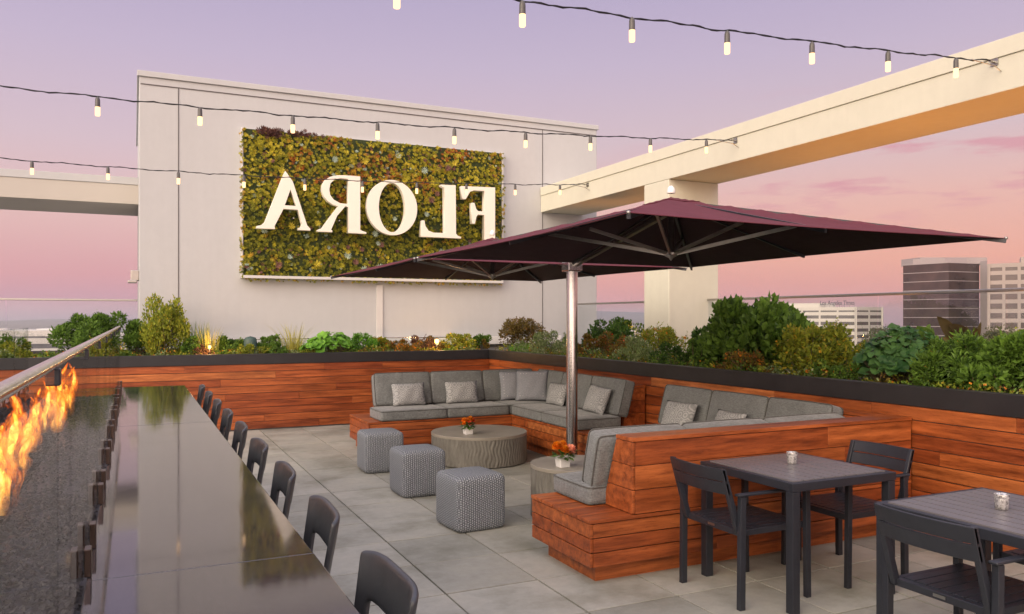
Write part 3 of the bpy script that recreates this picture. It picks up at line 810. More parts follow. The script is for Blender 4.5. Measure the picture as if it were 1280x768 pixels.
m = MB(); slant_back(m, 'x', 2.86, WEND, FY1, 0, DZ+.002, BTZ-.02, .30, .16, -1); top_cap(m, 'x', 2.86, WEND, FY1, .16, BTZ-.02, -1); m.build('backrest', WX, r, bevel=.0025)
m = MB(); slant_back(m, 'y', 7.80, FY1-.32, WEND, 0, DZ+.002, BTZ-.02, .30, .18, -1); top_cap(m, 'y', 7.80, FY1-.2, WEND, .18, BTZ-.02, -1); m.build('backrest', WY, r, bevel=.0025)
for a, b in ((2.78,3.54),(3.54,4.29),(4.29,5.06)): add_back(r, 'x', a, b, 10.02, -1)
for a, b in ((9.20,9.93),(8.47,9.20),(7.72,8.47)): add_back(r, 'y', a, b, 5.12, -1)
for a, b in ((2.70,3.56),(3.56,4.42)): cushion('seat_cushion', r, (a+b)/2, 9.66, DZ+.066, b-a-.006, .54, .125)
cushion('seat_cushion', r, 4.76, 9.68, DZ+.066, .66, .54, .125)
for a, b in ((7.70,8.55),(8.55,9.40)): cushion('seat_cushion', r, 4.74, (a+b)/2, DZ+.066, .60, b-a-.006, .125)

# pillows
def pillow(loc, w, h, rot, mat, lab, cat='pillow', th=.13):
    m = MB(); n = 14; m.sm = True
    for sg in (-1, 1):
        vs = []; fs = []
        for i in range(n+1):
            for j in range(n+1):
                u = -1+2*i/n; v = -1+2*j/n
                pin = 1-.07*(1-u*u)*abs(v)**3; pin2 = 1-.07*(1-v*v)*abs(u)**3
                T = th/2*((1-abs(u)**2.4)*(1-abs(v)**2.4))**.55
                T += .006*sin(u*7+v*3)*(1-u*u)*(1-v*v)
                vs.append((sg*T, u*w/2*pin2, v*h/2*pin))
        for i in range(n):
            for j in range(n):
                f = (i*(n+1)+j, (i+1)*(n+1)+j, (i+1)*(n+1)+j+1, i*(n+1)+j+1)
                fs.append(f if sg > 0 else f[::-1])
        m.add(vs, fs)
    o = m.build('throw_pillow', mat, None, local=True, merge=True); o.location = loc; o.rotation_euler = rot
    tag(o, lab, cat, 'throw pillows on the sofas'); return o
# local: thickness along X, width along Y, height Z.  facing -Y => rotate z by 90deg ; facing -X => 0
def pil_back(px, Y, w, h, mat, lab, rz=0, z=None, lean=16):
    X, d = on_y(px, Y); pillow((X, Y, (z or SZ+h/2+.0)), w, h, Euler((0, radians(-lean), radians(-90+rz)), 'XYZ') if False else Euler((radians(-lean)*0, radians(lean), radians(90+rz)), 'XYZ'), mat, lab)
# for facing -Y: local -X should face -Y -> rz=90 (X->Y). leaning: top goes to +Y = +X local: rotate about local Y by +lean
pil_back(511, 9.80, .46, .30, PILR, 'beige ring patterned lumbar pillow on the far sofa, leftmost of them', 3)
pil_back(577, 9.80, .46, .30, PILR, 'beige ring patterned lumbar pillow on the far sofa, beside the corner pillows', -2)
def pil_xy(x, y, w, h, mat, lab, rz, lean=16, roll=0):
    pillow((x, y, SZ+h/2-.005), w, h, Euler((radians(roll), radians(lean), radians(rz)), 'XYZ'), mat, lab)
pil_xy(*(lambda q: (q[0], 9.86))(on_y(643, 9.86)), .42, .42, PILD, 'grey dotted square pillow in the far sofa corner, rear one of the pair', 78, 18)
pil_xy(*(lambda q: (q[0], 9.64))(on_y(665, 9.64)), .45, .44, PILD, 'grey dotted square pillow in the far sofa corner, front one of the pair', 60, 20)
yy = on_x(696, 4.93)[0]; pil_xy(4.93, yy, .44, .30, PILR, 'beige ring patterned lumbar pillow partly behind the parasol pole', 2)
yy = on_x(746, 4.93)[0]; pil_xy(4.93, yy, .40, .34, PILR, 'beige patterned pillow at the near end of the far sofa', 8, 20, 6)
yy = on_x(848, 4.93)[0]; pil_xy(4.93, yy, .46, .30, PILR, 'beige ring patterned pillow on the nearer sofa beside the planter', 4, 22)
yy = on_x(908, 4.93)[0]; pil_xy(4.95, yy, .42, .28, PILR, 'beige pillow mostly hidden behind the nearer sofa back cushions', -3, 22)

# ---------------------------------------------------------------- ottomans
labs = ['blue grey knitted cube ottoman, nearest of the three', 'blue grey knitted cube ottoman, middle of the three', 'blue grey knitted cube ottoman, farthest, beside the far sofa']
for i, (nx, ny, a) in enumerate(((2.235, 5.74, 5), (2.235, 7.07, 1), (2.24, 8.36, -2))):
    o = None
    m = MB(); m.rbox(0, 0, .212, .43, .43, .42, .045, .016, 10); o = m.build('ottoman', KNIT, None, local=True, merge=True)
    o.location = (nx+.215, ny+.215, .003); o.rotation_euler = (0,0,radians(a)); tag(o, labs[i], 'ottoman', 'knitted cube ottomans')

# ---------------------------------------------------------------- drum tables
def drum(name, x, y, R, h, lab, flutes):
    r = empty(name, (x, y, 0)); tag(r, lab, 'coffee table')
    m = MB(); n = 420; rows = 24; vs = []; fs = []
    for j in range(rows+1):
        z = .012+(h-.045)*j/rows
        for k in range(n):
            t_ = 2*pi*k/n; q = R-.010+.008*abs(sin(flutes*.5*t_+.9*sin(z*30+2.2*sin(t_*7))))
            vs.append((x+q*cos(t_), y+q*sin(t_), z))
    for j in range(rows):
        for k in range(n): fs.append((j*n+k, j*n+(k+1)%n, (j+1)*n+(k+1)%n, (j+1)*n+k))
    m.sm = True; m.add(vs, fs); m.sm = False; m.add(vs[:n], [tuple(reversed(range(n)))])
    m.build('drum_side', DRUM, r)
    m = MB(); m.lathe([(R-.004, h-.034), (R, h-.030), (R, h-.004), (R-.004, h)], 96, (x,y,0), False); m.build('tabletop', STONE_T, r)
drum('drum_table', 3.66, 8.62, .56, .35, 'wide low round drum coffee table with flowers by the far sofa', 84)
drum('drum_table', 3.37, 5.85, .385, .45, 'taller round drum side table with flowers beside the nearer sofa', 58)

# ---------------------------------------------------------------- flowers
ORA = m_leaf('orange_petal', (.75,.17,.01), (.95,.33,.02), None, .3); PNK = m_leaf('coral_petal', (.85,.30,.20), (.95,.48,.34), None, .3); RED = m_leaf('red_petal', (.62,.07,.03), (.85,.14,.05), None, .3)
GRN = m_leaf('bouquet_leaf', (.04,.09,.02), (.09,.17,.04), None, .25)
def blossom(m, c, R, up):
    up = Vector(up).normalized(); u = up.orthogonal().normalized(); w = up.cross(u); c = Vector(c)
    for q in range(6):
        el = radians(8+q*15); k = 10-q
        for i in range(k):
            t_ = 2*pi*i/k+q*.5+rnd.uniform(-.1,.1); d = u*cos(t_)+w*sin(t_); s_ = d.cross(up)
            base = c+up*R*-.2; o_ = d*cos(el)+up*sin(el)
            tip = c+o_*R*rnd.uniform(.92,1.08); mid = c+o_*R*.72-up*R*.12
            wd = R*.34
            m.add([tuple(base), tuple(mid+s_*wd), tuple(tip+s_*wd*.55), tuple(tip-s_*wd*.55), tuple(mid-s_*wd)], [(0,1,2,3,4)])
def bouquet(x, y, z, lab, spec, sc_=1.0):
    r = empty('flower_arrangement', (x, y, z)); tag(r, lab, 'flowers')
    m = MB(); a, b = .042*sc_, .05*sc_; hh = .085*sc_
    m.hexa([(x-a,y-a,z+.001),(x+a,y-a,z+.001),(x+a,y+a,z+.001),(x-a,y+a,z+.001)], [(x-b,y-b,z+hh),(x+b,y-b,z+hh),(x+b,y+b,z+hh),(x-b,y+b,z+hh)])
    m.build('vase', VASE, r, bevel=.004)
    for (dx, dy, dz, R, mt) in spec:
        m = MB(); blossom(m, (x+dx*sc_, y+dy*sc_, z+dz*sc_), R*sc_, (dx*6+.05, dy*6-.25, 1)); m.build('blossom', mt, r)
    m = MB()
    for i in range(46):
        a = rnd.uniform(0, 6.28); el = rnd.uniform(-.5, .7); L = rnd.uniform(.05,.085)*sc_; c = Vector((x,y,z+rnd.uniform(.075,.12)*sc_))
        c += Vector((cos(a), sin(a), 0))*rnd.uniform(.02,.06)*sc_
        d = Vector((cos(a)*cos(el), sin(a)*cos(el), sin(el))); s_ = d.cross(Vector((0,0,1))).normalized()*L*.3
        m.add([tuple(c), tuple(c+d*L*.5+s_), tuple(c+d*L), tuple(c+d*L*.5-s_)], [(0,1,2,3)])
    m.build('foliage', GRN, r)
X, d = on_y(585, 8.42); bouquet(X, 8.42, .35, 'small orange bouquet in white square vase on the wide low drum table',
    [(-.045,0,.155,.036,ORA),(.015,-.02,.17,.040,ORA),(.055,.01,.145,.034,RED),(0,.03,.13,.04,ORA),(.0,-.045,.125,.032,RED),(-.06,-.03,.125,.026,ORA)])
bouquet(3.17, 5.72, .45, 'larger orange and coral bouquet in white vase on the round side table',
    [(-.05,0,.165,.048,ORA),(.0,-.03,.14,.042,ORA),(.06,-.02,.135,.052,PNK),(.02,.04,.165,.046,ORA),(.075,.02,.10,.036,PNK)], 1.0)

# ---------------------------------------------------------------- dining furniture
def make_table(x0, x1, y0, y1, lab):
    cx, cy = (x0+x1)/2, (y0+y1)/2; r = empty('dining_table', (cx, cy, 0)); tag(r, lab, 'dining table', 'charcoal dining tables')
    T = .74
    for (x, y) in ((x0,y0),(x1-.055,y0),(x0,y1-.055),(x1-.055,y1-.055)):
        m = MB(); m.box(x, x+.055, y, y+.055, 0, T-.052); m.build('leg', DARKM, r, bevel=.004)
    m = MB(); m.box(x0-.004, x1+.004, y0-.004, y0+.036, T-.05, T-.002); m.box(x0-.004, x1+.004, y1-.036, y1+.004, T-.05, T-.002)
    m.box(x0-.004, x0+.036, y0+.037, y1-.037, T-.05, T-.002); m.box(x1-.036, x1+.004, y0+.037, y1-.037, T-.05, T-.002); m.build('frame', DARKM, r, bevel=.003)
    m = MB(); n = 9; w = (x1-x0-.074)/n
    for k in range(n): m.box(x0+.037+k*w+.005, x0+.037+(k+1)*w-.005, y0+.037, y1-.037, T-.045, T+.003)
    m.build('tabletop', DARKM2, r)
DARKM2 = m_plain('charcoal_slat', (.15,.14,.145), .36, 0, .06, 5)
make_table(3.33, 4.15, 3.36, 4.16, 'charcoal slatted dining table pushed against the nearer sofa back')
make_table(3.38, 4.20, 2.04, 2.85, 'charcoal slatted dining table cut by the right picture edge')
def make_chair():
    r = empty('dining_chair'); tag(r, 'x', 'dining chair')
    W2 = .265
    for sy in (-1, 1):
        y = sy*W2
        m = MB(); m.hexa([(-.275,y-.016,0),(-.235,y-.016,0),(-.235,y+.016,0),(-.275,y+.016,0)], [(-.268,y-.016,.645),(-.228,y-.016,.645),(-.228,y+.016,.645),(-.268,y+.016,.645)]); m.build('leg', DARKM, r, local=True, bevel=.003)
        m = MB(); m.hexa([(.235,y-.016,0),(.270,y-.016,0),(.270,y+.016,0),(.235,y+.016,0)], [(.225,y-.016,.645),(.262,y-.016,.645),(.262,y+.016,.645),(.225,y+.016,.645)]); m.build('leg', DARKM, r, local=True, bevel=.003)
        m = MB(); m.box(-.285, .275, y-.021, y+.021, .648, .663); m.build('armrest', DARKM, r, local=True, bevel=.006)
        m = MB(); yi = y-sy*.034
        m.hexa([(-.262,yi-.014,.42),(-.222,yi-.014,.42),(-.222,yi+.014,.42),(-.262,yi+.014,.42)], [(-.375,yi-.014,.805),(-.345,yi-.014,.805),(-.345,yi+.014,.805),(-.375,yi+.014,.805)]); m.build('back_post', DARKM, r, local=True, bevel=.003)
    m = MB(); w = W2-.018
    m.box(-.25, -.215, -w, w, .412, .448); m.box(.215, .25, -w, w, .412, .448); m.box(-.214, .214, -w, -w+.03, .412, .448); m.box(-.214, .214, w-.03, w, .412, .448)
    m.build('seat_frame', DARKM, r, local=True, bevel=.003)
    m = MB(); n = 7; ww = (2*w-.064)/n
    for k in range(n): y0 = -w+.032+k*ww; m.box(-.213, .213, y0+.0035, y0+ww-.0035, .425, .451)
    m.build('seat', DARKM, r, local=True, bevel=.002)
    for zb, zt in ((.655, .728), (.733, .806)):
        m = MB(); n = 12; vs = []; fs = []; ys = [-W2+.02+2*(W2-.02)*i/n for i in range(n+1)]
        for yv in ys:
            cv = -.035*(1-(yv/W2)**2)
            for (z, e) in ((zb,-.010),(zb,.010),(zt,.010),(zt,-.010)):
                bx = -.245-(z-.42)*.295+cv
                vs.append((bx+e, yv, z))
        for i in range(n):
            for q in range(4): fs.append((i*4+q, (i+1)*4+q, (i+1)*4+(q+1)%4, i*4+(q+1)%4))
        fs += [(0,1,2,3), (n*4+3,n*4+2,n*4+1,n*4)]
        m.add(vs, fs); m.build('back_slat', DARKM, r, local=True, bevel=.004, merge=True)
    m = MB(); m.box(-.2525, -.2502, -.03, .03, .424, .438); m.build('tag_plate', ALU, r, local=True)
    return r
ch0 = make_chair()
for i, (x, y, a, lab) in enumerate((
    (3.385, 3.82, 0, 'charcoal aluminium armchair at the left of the table by the sofa back'),
    (4.235, 3.83, pi, 'charcoal armchair facing left between the sofa side table and planter'),
    (3.475, 2.385, 0, 'charcoal armchair in the lower right corner with its slatted back to us'),
    (4.33, 2.42, pi, 'charcoal armchair mostly cut off at the right picture edge'))):
    o = ch0 if i == 0 else copy_tree(ch0); o.location = (x, y, 0); o.rotation_euler = (0,0,a); tag(o, lab, 'dining chair', 'charcoal dining chairs')
# candle holders
def m_mercury():
    t = NT('mercury_glass'); v = t.coords()
    n1 = t.ramp(t.noise(v, 70, 4, .7), [(.36, (.25,.24,.24)), (.55, (.85,.83,.80))])
    t.princ(n1, .2, .6, t.bump(t.noise(v, 60, 2), .004)); return t.mat
MERC = m_mercury(); WAX = m_plain('wax', (.8,.74,.62), .5)
def votive(px, py, z, lab, h=.075):
    d = F*(H-z)/(py-HY); x, y = at_d(px, d)
    r = empty('candle_holder', (x, y, z)); tag(r, lab, 'candle holder', 'votive candle holders')
    m = MB(); m.lathe([(.024,.0015),(.030,.006),(.034,h-.001),(.034,h),(.031,h),(.027,.012),(.001,.012)], 24, (x,y,z)); m.build('cup', MERC, r)
    m = MB(); m.lathe([(.024,.0125),(.024,.035),(.001,.036)], 16, (x,y,z)); m.build('candle', WAX, r)
votive(990, 580, .742, 'silvery glass candle holder on the table by the sofa back')
votive(1252, 637, .742, 'silvery glass candle holder on the right hand table')

# ---------------------------------------------------------------- twin parasol
PXX, PYY = 4.27, 7.50; RIM = 2.26; HS = 1.84; HSX = 1.66; PK = 2.70
r = empty('cantilever_parasol', (PXX, PYY, 0)); tag(r, 'burgundy parasol with two square canopies on one steel pole', 'parasol')
m = MB(); m.tube([(PXX,PYY,.03),(PXX,PYY,2.27)], .062, 28); m.build('pole', CHROME, r)
m = MB(); m.box(PXX-.17, PXX+.14, PYY-.17, PYY+.17, .002, .028); m.lathe([(.11,.028),(.11,.05),(.062,.075)], 24, (PXX,PYY,0)); m.build('base_plate', DARKM, r, bevel=.004)
m = MB(); m.box(PXX-.085, PXX+.085, PYY-.085, PYY+.085, 2.17, 2.275); m.build('collar', CHROME, r, bevel=.012)
def canopy(cx, cy, sgn):
    cx -= .10
    rc = None; n = 12
    m = MB(); m.sm = False
    # square pyramid with slightly hollow sides and a scalloped (concave) rim
    corners = [(-1,-1),(1,-1),(1,1),(-1,1)]
    def surf(u, v):                   # u,v in -1..1
        q = max(abs(u), abs(v)); lo = min(abs(u), abs(v))/(q+1e-9)
        sag = .028*sin(pi*min(1,q))*(1-lo**2)
        z = PK-(PK-RIM)*q**.96-sag
        inn = .05*q*(1-lo**2)         # rim bows in between the corners
        k = 1-inn
        return (cx+u*HSX*(k if abs(u) >= abs(v) else 1), cy+v*HS*(k if abs(v) >= abs(u) else 1), z)
    N_ = 20
    vs = [surf(-1+2*i/N_, -1+2*j/N_) for i in range(N_+1) for j in range(N_+1)]
    fs = [(i*(N_+1)+j, (i+1)*(N_+1)+j, (i+1)*(N_+1)+j+1, i*(N_+1)+j+1) for i in range(N_) for j in range(N_)]
    m.sm = False; m.add(vs, fs); rc = m.build('canopy', [CANVAS, CANVAS_SHADED], r, merge=True, solid=.004); rc.modifiers[0].material_offset = 1; rc.modifiers[0].offset = -1
    m = MB()                          # vent cap on top
    vs = []; k = .10
    for i in range(9):
        for j in range(9):
            u = (-1+2*i/8)*k; v = (-1+2*j/8)*k; q = max(abs(u), abs(v)); x, y, z = surf(u, v); vs.append((x, y, z+.008))
    m.add(vs, [(i*9+j, (i+1)*9+j, (i+1)*9+j+1, i*9+j+1) for i in range(8) for j in range(8)]); m.build('vent_flap', CANVAS, rc, solid=.004)
    m = MB(); m.lathe([(.034,0),(.036,.02),(.028,.045),(.012,.062),(.001,.066)], 16, (cx,cy,PK+.04)); m.build('finial', VASE, rc)
    for (u, v) in corners:
        a = surf(0.02*u, 0.02*v); b = surf(u, v)
        m = MB(); m.bar((a[0],a[1],a[2]-.03), (b[0],b[1],b[2]-.022), .022, .032); m.build('rib', DARKM, rc)
        c = surf(u*.46, v*.46); m = MB(); m.bar((cx+u*.03, cy+v*.03, 2.22), (c[0],c[1],c[2]-.05), .020, .030); m.build('strut', ALU, rc)
        m = MB(); m.lathe([(.001,-.014),(.012,-.009),(.012,.006),(.001,.010)], 12, (b[0],b[1],b[2])); m.build('corner_cap', ALU, rc)
    for (u, v) in ((1,0),(-1,0),(0,1),(0,-1)):
        a = surf(.02*u, .02*v); b = surf(u*.97, v*.97)
        m = MB(); m.bar((a[0],a[1],a[2]-.03), (b[0],b[1],b[2]-.022), .020, .028); m.build('rib', DARKM, rc)
        c = surf(u*.50, v*.50); m = MB(); m.bar((cx+u*.03, cy+v*.03, 2.22), (c[0],c[1],c[2]-.05), .018, .026); m.build('strut', ALU, rc)
    m = MB(); m.lathe([(.002,-.055),(.022,-.03),(.055,-.012),(.06,.02),(.03,.05),(.022,.44)], 16, (cx,cy,2.215)); m.build('hub', ALU, rc)
canopy(PXX, PYY-HS-.05, -1); canopy(PXX, PYY+HS+.05, 1)
for sg in (-1, 1):
    m = MB(); m.bar((PXX, PYY+sg*.05, 2.24), (PXX, PYY+sg*(HS-.1), PK-.09), .045, .05); m.build('arm', ALU, r)

# ---------------------------------------------------------------- string lights
BULB = m_emit('warm_bulb', (1.0, .60, .30), 2.5); CABLE = m_plain('black_cable', (.012,.012,.013), .5)
SOCK = m_plain('bulb_socket', (.09,.085,.08), .4)
def strand(Y, bulbs, lab, zc=3.65, zr=3.955, XA=-7.6, XB=6.93, seed=1):
    rr_ = random.Random(seed)
    r = empty('string_lights', (0, Y, 3.6)); tag(r, lab, 'string lights', 'strings of bulbs overhead')
    def zz(x): return zc+(zr-zc)*((x+.4)/(XB+.4))**2 if x > -.4 else zc+(zr-zc)*((x+.4)/(XA+.4))**2
    pts = []; n = 260
    for i in range(n+1):
        x = XA+(XB-XA)*i/n; pts.append((x, Y+rr_.uniform(-.003,.003), zz(x)+.006*sin(x*9+seed)+rr_.uniform(-.004,.004)))
    m = MB(); m.tube(pts, .0052, 6); 
    m.tube([(p[0], p[1]+.007*cos(i*1.1), p[2]+.007*sin(i*1.1)) for i, p in enumerate(pts)], .0036, 5)
    m.build('cable', CABLE, r)
    m = MB(); m.tube([(XB, Y, zr), (XB+.066, Y-.0, zr+.0)], .012, 8); m.box(XB+.062, XB+.0685, Y-.035, Y+.035, zr-.035, zr+.035)
    m.tube([(XB-.25, Y, zz(XB-.25)), (XB-.02, Y-.06, zr-.06), (XB+.066, Y-.06, zr-.10)], .005, 6); m.build('wall_hook', ALU, r)
    for px in bulbs:
        x = on_y(px, Y)[0] if px is not None else None
        z = zz(x)
        m = MB(); m.lathe([(.006,.0),(.017,-.012),(.0205,-.03),(.0215,-.092)], 14, (x,Y,z)); s_ = m
        b = MB(); b.lathe([(.021,-.0925),(.021,-.165),(.018,-.171),(.001,-.172)], 14, (x,Y,z))
        o = b.build('bulb', BULB, r); s_.build('socket', SOCK, o)
strand(4.63, [-330, -60, 150, 330, 496, 653, 790, 909, 1015, 1110, 1195], 'string of warm bulbs crossing the top edge to the beam, nearest strand', 3.68, 3.97, seed=2)
strand(8.05, [-190, -20, 122, 250, 366, 472, 568, 657, 738, 813, 883], 'string of warm bulbs passing just above the living wall, middle strand', seed=5)
strand(11.75, [-60, 40, 135, 223, 305, 381, 453, 521, 583, 644, 700], 'string of warm bulbs crossing in front of the letters, farthest strand', 3.66, 3.95, seed=9)

# ---------------------------------------------------------------- plants
def leaf_quad(m, c, d, s_, L, w, bend=0.0):
    """pointed leaf from c along d, half width vector s_"""
    up = d.cross(s_).normalized()
    a = c; mid = c+d*L*.5+up*L*.10; tip = c+d*L-up*L*bend
    m.add([tuple(a), tuple(mid+s_*w), tuple(tip), tuple(mid-s_*w)], [(0,1,2),(0,2,3)])
def rdir(r_): 
    while True:
        v = Vector((r_.uniform(-1,1), r_.uniform(-1,1), r_.uniform(-1,1)))
        if .05 < v.length < 1: return v.normalized()
STEM = m_plain('plant_stem', (.12,.10,.05), .8); 
def bush(name, x, y, rx, ry, h, mat, lab, n=2600, L=.045, W=.32, clumps=18, seed=0, z0=1.05, flowers=None, nf=60, cat='shrub', upright=0.0, stemc=None, fine=.35):
    r_ = random.Random(seed*13+5); r = empty(name, (x, y, z0)); tag(r, lab, cat)
    m = MB(); cl = []
    for i in range(clumps):
        a = r_.uniform(0, 6.28); q = sqrt(r_.random())*.82; hz = r_.uniform(.25, 1)
        k = (1.12-.42*max(0, hz-.5)/.5)*r_.uniform(.85,1.1) if upright < .5 else 1-.3*max(0, hz-.6)
        cl.append((Vector((x+cos(a)*q*rx*k, y+sin(a)*q*ry*k, z0+h*hz*.86)), r_.uniform(.12, .30)*min(h, rx*1.6)*(1.15-.4*hz)))
    for i in range(n):
        c, R = r_.choice(cl); d = rdir(r_); rad = R*(r_.random()**fine)
        p = c+Vector((d.x*rad, d.y*rad, d.z*rad*(1+upright)))
        if p.z < z0-.01: p.z = z0+r_.uniform(0, .1)
        dd = (d*(.9-upright*.5)+Vector((0,0,.35+upright*1.2))+rdir(r_)*.6).normalized()
        s_ = dd.cross(rdir(r_)).normalized()
        leaf_quad(m, p, dd, s_, L*r_.uniform(.6,1.3), L*W*r_.uniform(.8,1.1), .1)
    for j in range(int(clumps*.9)):
        c, R = r_.choice(cl); d = (rdir(r_)*.7+Vector((0,0,.95))).normalized(); Ls = r_.uniform(1.1, 2.0)*R; st_n = 9
        for k in range(st_n):
            p = c+d*Ls*(.45+.55*k/st_n); dd = (d*.6+rdir(r_)).normalized(); leaf_quad(m, p, dd, dd.cross(rdir(r_)).normalized(), L*r_.uniform(.5,1.0)*(1.1-.5*k/st_n), L*W*.8, .1)
    F_ = m; m = MB()
    for i in range(min(16, clumps)):
        c, R = cl[i]; b = Vector((x+(c.x-x)*.25, y+(c.y-y)*.25, z0))
        mid = b.lerp(c, .5)+Vector((r_.uniform(-.03,.03), r_.uniform(-.03,.03), .04)); top = c+Vector((0,0,R*.8))
        m.tube([b, mid, c, top], [.008,.006,.004,.002], 5)
    m.build('stem', STEM, r)
    if flowers:
        m = F_; m.mi = 1
        for i in range(nf):
            c, R = r_.choice(cl); d = rdir(r_); d.z = abs(d.z); d.y = -abs(d.y) if y > 11 else d.y
            p = c+d.normalized()*R*1.02; s_ = r_.uniform(.010,.02)
            u = rdir(r_)
            for k in range(3):
                v = u.cross(rdir(r_)).normalized(); w = u.cross(v).normalized()
                m.add([tuple(p+v*s_), tuple(p+w*s_), tuple(p-v*s_), tuple(p-w*s_)], [(0,1,2,3)])
    F_.build('foliage', [mat, flowers] if flowers else mat, r)
    return r
def blades(name, x, y, R, h, mat, lab, n=120, w=.008, spread=.35, seed=0, z0=1.05, cat='grass plant'):
    r_ = random.Random(seed*7+3); m = MB()
    for i in range(n):
        a = r_.uniform(0, 6.28); q = sqrt(r_.random())*R; b = Vector((x+cos(a)*q, y+sin(a)*q, z0)); a2 = a+r_.uniform(-.8,.8)
        L = h*r_.uniform(.55, 1.05); out = spread*r_.uniform(.2, 1.2)*L; s_ = Vector((-sin(a2+r_.uniform(-1,1)), cos(a2), 0))*w*r_.uniform(.6,1.1)
        prev = None; K = 5; vs = []
        for k in range(K+1):
            t_ = k/K; p = b+Vector((cos(a2)*out*t_**2, sin(a2)*out*t_**2, L*(t_-.18*spread*t_**3))); ww = (1-t_**2)*1.0
            vs += [tuple(p-s_*ww), tuple(p+s_*ww)]
        m.add(vs, [(2*k, 2*k+1, 2*k+3, 2*k+2) for k in range(K)])
    o = m.build(name, mat); tag(o, lab, cat); return o
def roundleaf(name, x, y, rx, ry, h, mat, lab, n=90, R=.07, seed=0, z0=1.05, veins=True):
    r_ = random.Random(seed*3+1); r = empty(name, (x,y,z0)); tag(r, lab, 'leafy plant'); m = MB(); s2 = MB()
    for i in range(n):
        a = r_.uniform(0, 6.28); q = sqrt(r_.random()); hh = h*(1-.55*q*q)*r_.uniform(.55, 1.0)
        c = Vector((x+cos(a)*q*rx, y+sin(a)*q*ry, z0+hh)); nrm = Vector((cos(a)*q*.8, sin(a)*q*.8-.25, 1)).normalized()+rdir(r_)*.25; nrm.normalize()
        u = nrm.orthogonal().normalized(); w = nrm.cross(u); rr = R*r_.uniform(.6, 1.15); vs = [tuple(c-nrm*rr*.18)]; K = 11
        ph = r_.uniform(0, 6)
        for k in range(K):
            t_ = ph+2*pi*k/K*.96; q2 = rr*(1+.06*sin(t_*5)); vs.append(tuple(c+u*cos(t_)*q2+w*sin(t_)*q2+nrm*.012*sin(t_*3+i)))
        m.add(vs, [(0,k+1,k+2) for k in range(K-1)])
        s2.tube([(x+cos(a)*q*rx*.3, y+sin(a)*q*ry*.3, z0), tuple(c-nrm*rr*.18)], .003, 4)
    m.build('foliage', mat, r); s2.build('stem', STEM, r); return r
def bigleaf(name, x, y, R, h, mat, lab, n=14, seed=0, z0=1.05, W=.09, L=.34):
    r_ = random.Random(seed+40); m = MB()
    for i in range(n):
        a = r_.uniform(0, 6.28); el = radians(r_.uniform(35, 82)); b = Vector((x+r_.uniform(-R,R)*.5, y+r_.uniform(-R,R)*.5, z0+h*r_.uniform(.25,.62)))
        d = Vector((cos(a)*cos(el), sin(a)*cos(el), sin(el))); s_ = d.cross(Vector((cos(a+1.2), sin(a+1.2), .1))).normalized(); up = s_.cross(d)
        K = 8; vs = []; l_ = L*r_.uniform(.75, 1.1)
        for k in range(K+1):
            t_ = k/K; p = b+d*l_*t_-Vector((0,0,1))*l_*.22*t_**2.4; ww = W*sin(pi*min(1, t_*.93+.07))**.8*(1-.3*t_)
            vs += [tuple(p-s_*ww+up*ww*.25), tuple(p), tuple(p+s_*ww+up*ww*.25)]
        fs = []
        for k in range(K): fs += [(3*k, 3*k+1, 3*k+4, 3*k+3), (3*k+1, 3*k+2, 3*k+5, 3*k+4)]
        m.sm = True; m.add(vs, fs)
        m.tube([(x,y,z0), tuple(b)], .006, 5)
    o = m.build(name, mat); tag(o, lab, 'leafy plant'); return o
Lor2 = m_leaf('leaf_orange_mix', (.16,.15,.03), (.32,.20,.04), (.6,.2,.04))
def m_leafb(n_, *cs):
    return m_leaf(n_, *[tuple(min(.6, v*1.18) for v in c_) for c_ in cs])
Lg = m_leafb('leaf_mid_green', (.045,.095,.018), (.11,.20,.03)); Ld = m_leafb('leaf_dark_green', (.022,.06,.014), (.065,.135,.024), (.13,.22,.04))
Ly = m_leafb('leaf_yellow_green', (.12,.17,.02), (.28,.32,.035), (.45,.34,.04)); Lb = m_leafb('leaf_olive_brown', (.09,.065,.02), (.17,.13,.035), (.26,.13,.04))
Lr = m_leafb('leaf_red_mix', (.12,.045,.015), (.20,.17,.03), (.42,.11,.03)); Lp = m_leafb('leaf_plum', (.07,.03,.025), (.15,.08,.045)); Lv = m_leafb('leaf_variegated', (.12,.19,.07), (.26,.34,.14), (.50,.52,.36))
Lbr = m_leafb('leaf_bright_green', (.07,.19,.02), (.15,.33,.04)); Lor = m_leaf('flower_orange', (.6,.16,.02), (.8,.35,.04)); Lye = m_leaf('flower_yellow', (.65,.42,.03), (.85,.6,.08))
Lst = m_leafb('leaf_straw', (.28,.26,.05), (.45,.42,.10)); Ltr = m_leafb('leaf_cool_green', (.03,.10,.03), (.09,.20,.06)); Lrd = m_leaf('flower_red', (.5,.05,.02), (.75,.16,.04)); Lcan = m_leafb('leaf_bronze', (.05,.035,.015), (.12,.09,.03))
def by(px0, px1, py_top, Y):           # back planter: centre x, half width, height
    xa, d0 = on_y(px0, Y); xb, d1 = on_y(px1, Y); d = (d0+d1)/2; return (xa+xb)/2, (xb-xa)/2, zat(py_top, d)-1.05
def rx_(px0, px1, py_top, X):          # right planter
    ya, d0 = on_x(px0, X); yb, d1 = on_x(px1, X); d = (d0+d1)/2; return (ya+yb)/2, abs(ya-yb)/2, zat(py_top, d)-1.05
YB = 12.9
def B(px0, px1, top, mat, lab, Y=YB, name='shrub', ry=None, **k):
    x, w, h = by(px0, px1, top, Y); return bush(name, x, Y, w, ry or min(.38, w*.9), h, mat, lab, **k)
def R(px0, px1, top, mat, lab, X=6.3, name='shrub', rx=None, **k):
    y, w, h = rx_(px0, px1, top, X); return bush(name, X, y, rx or min(.6, w*.9), w, h, mat, lab, **k)
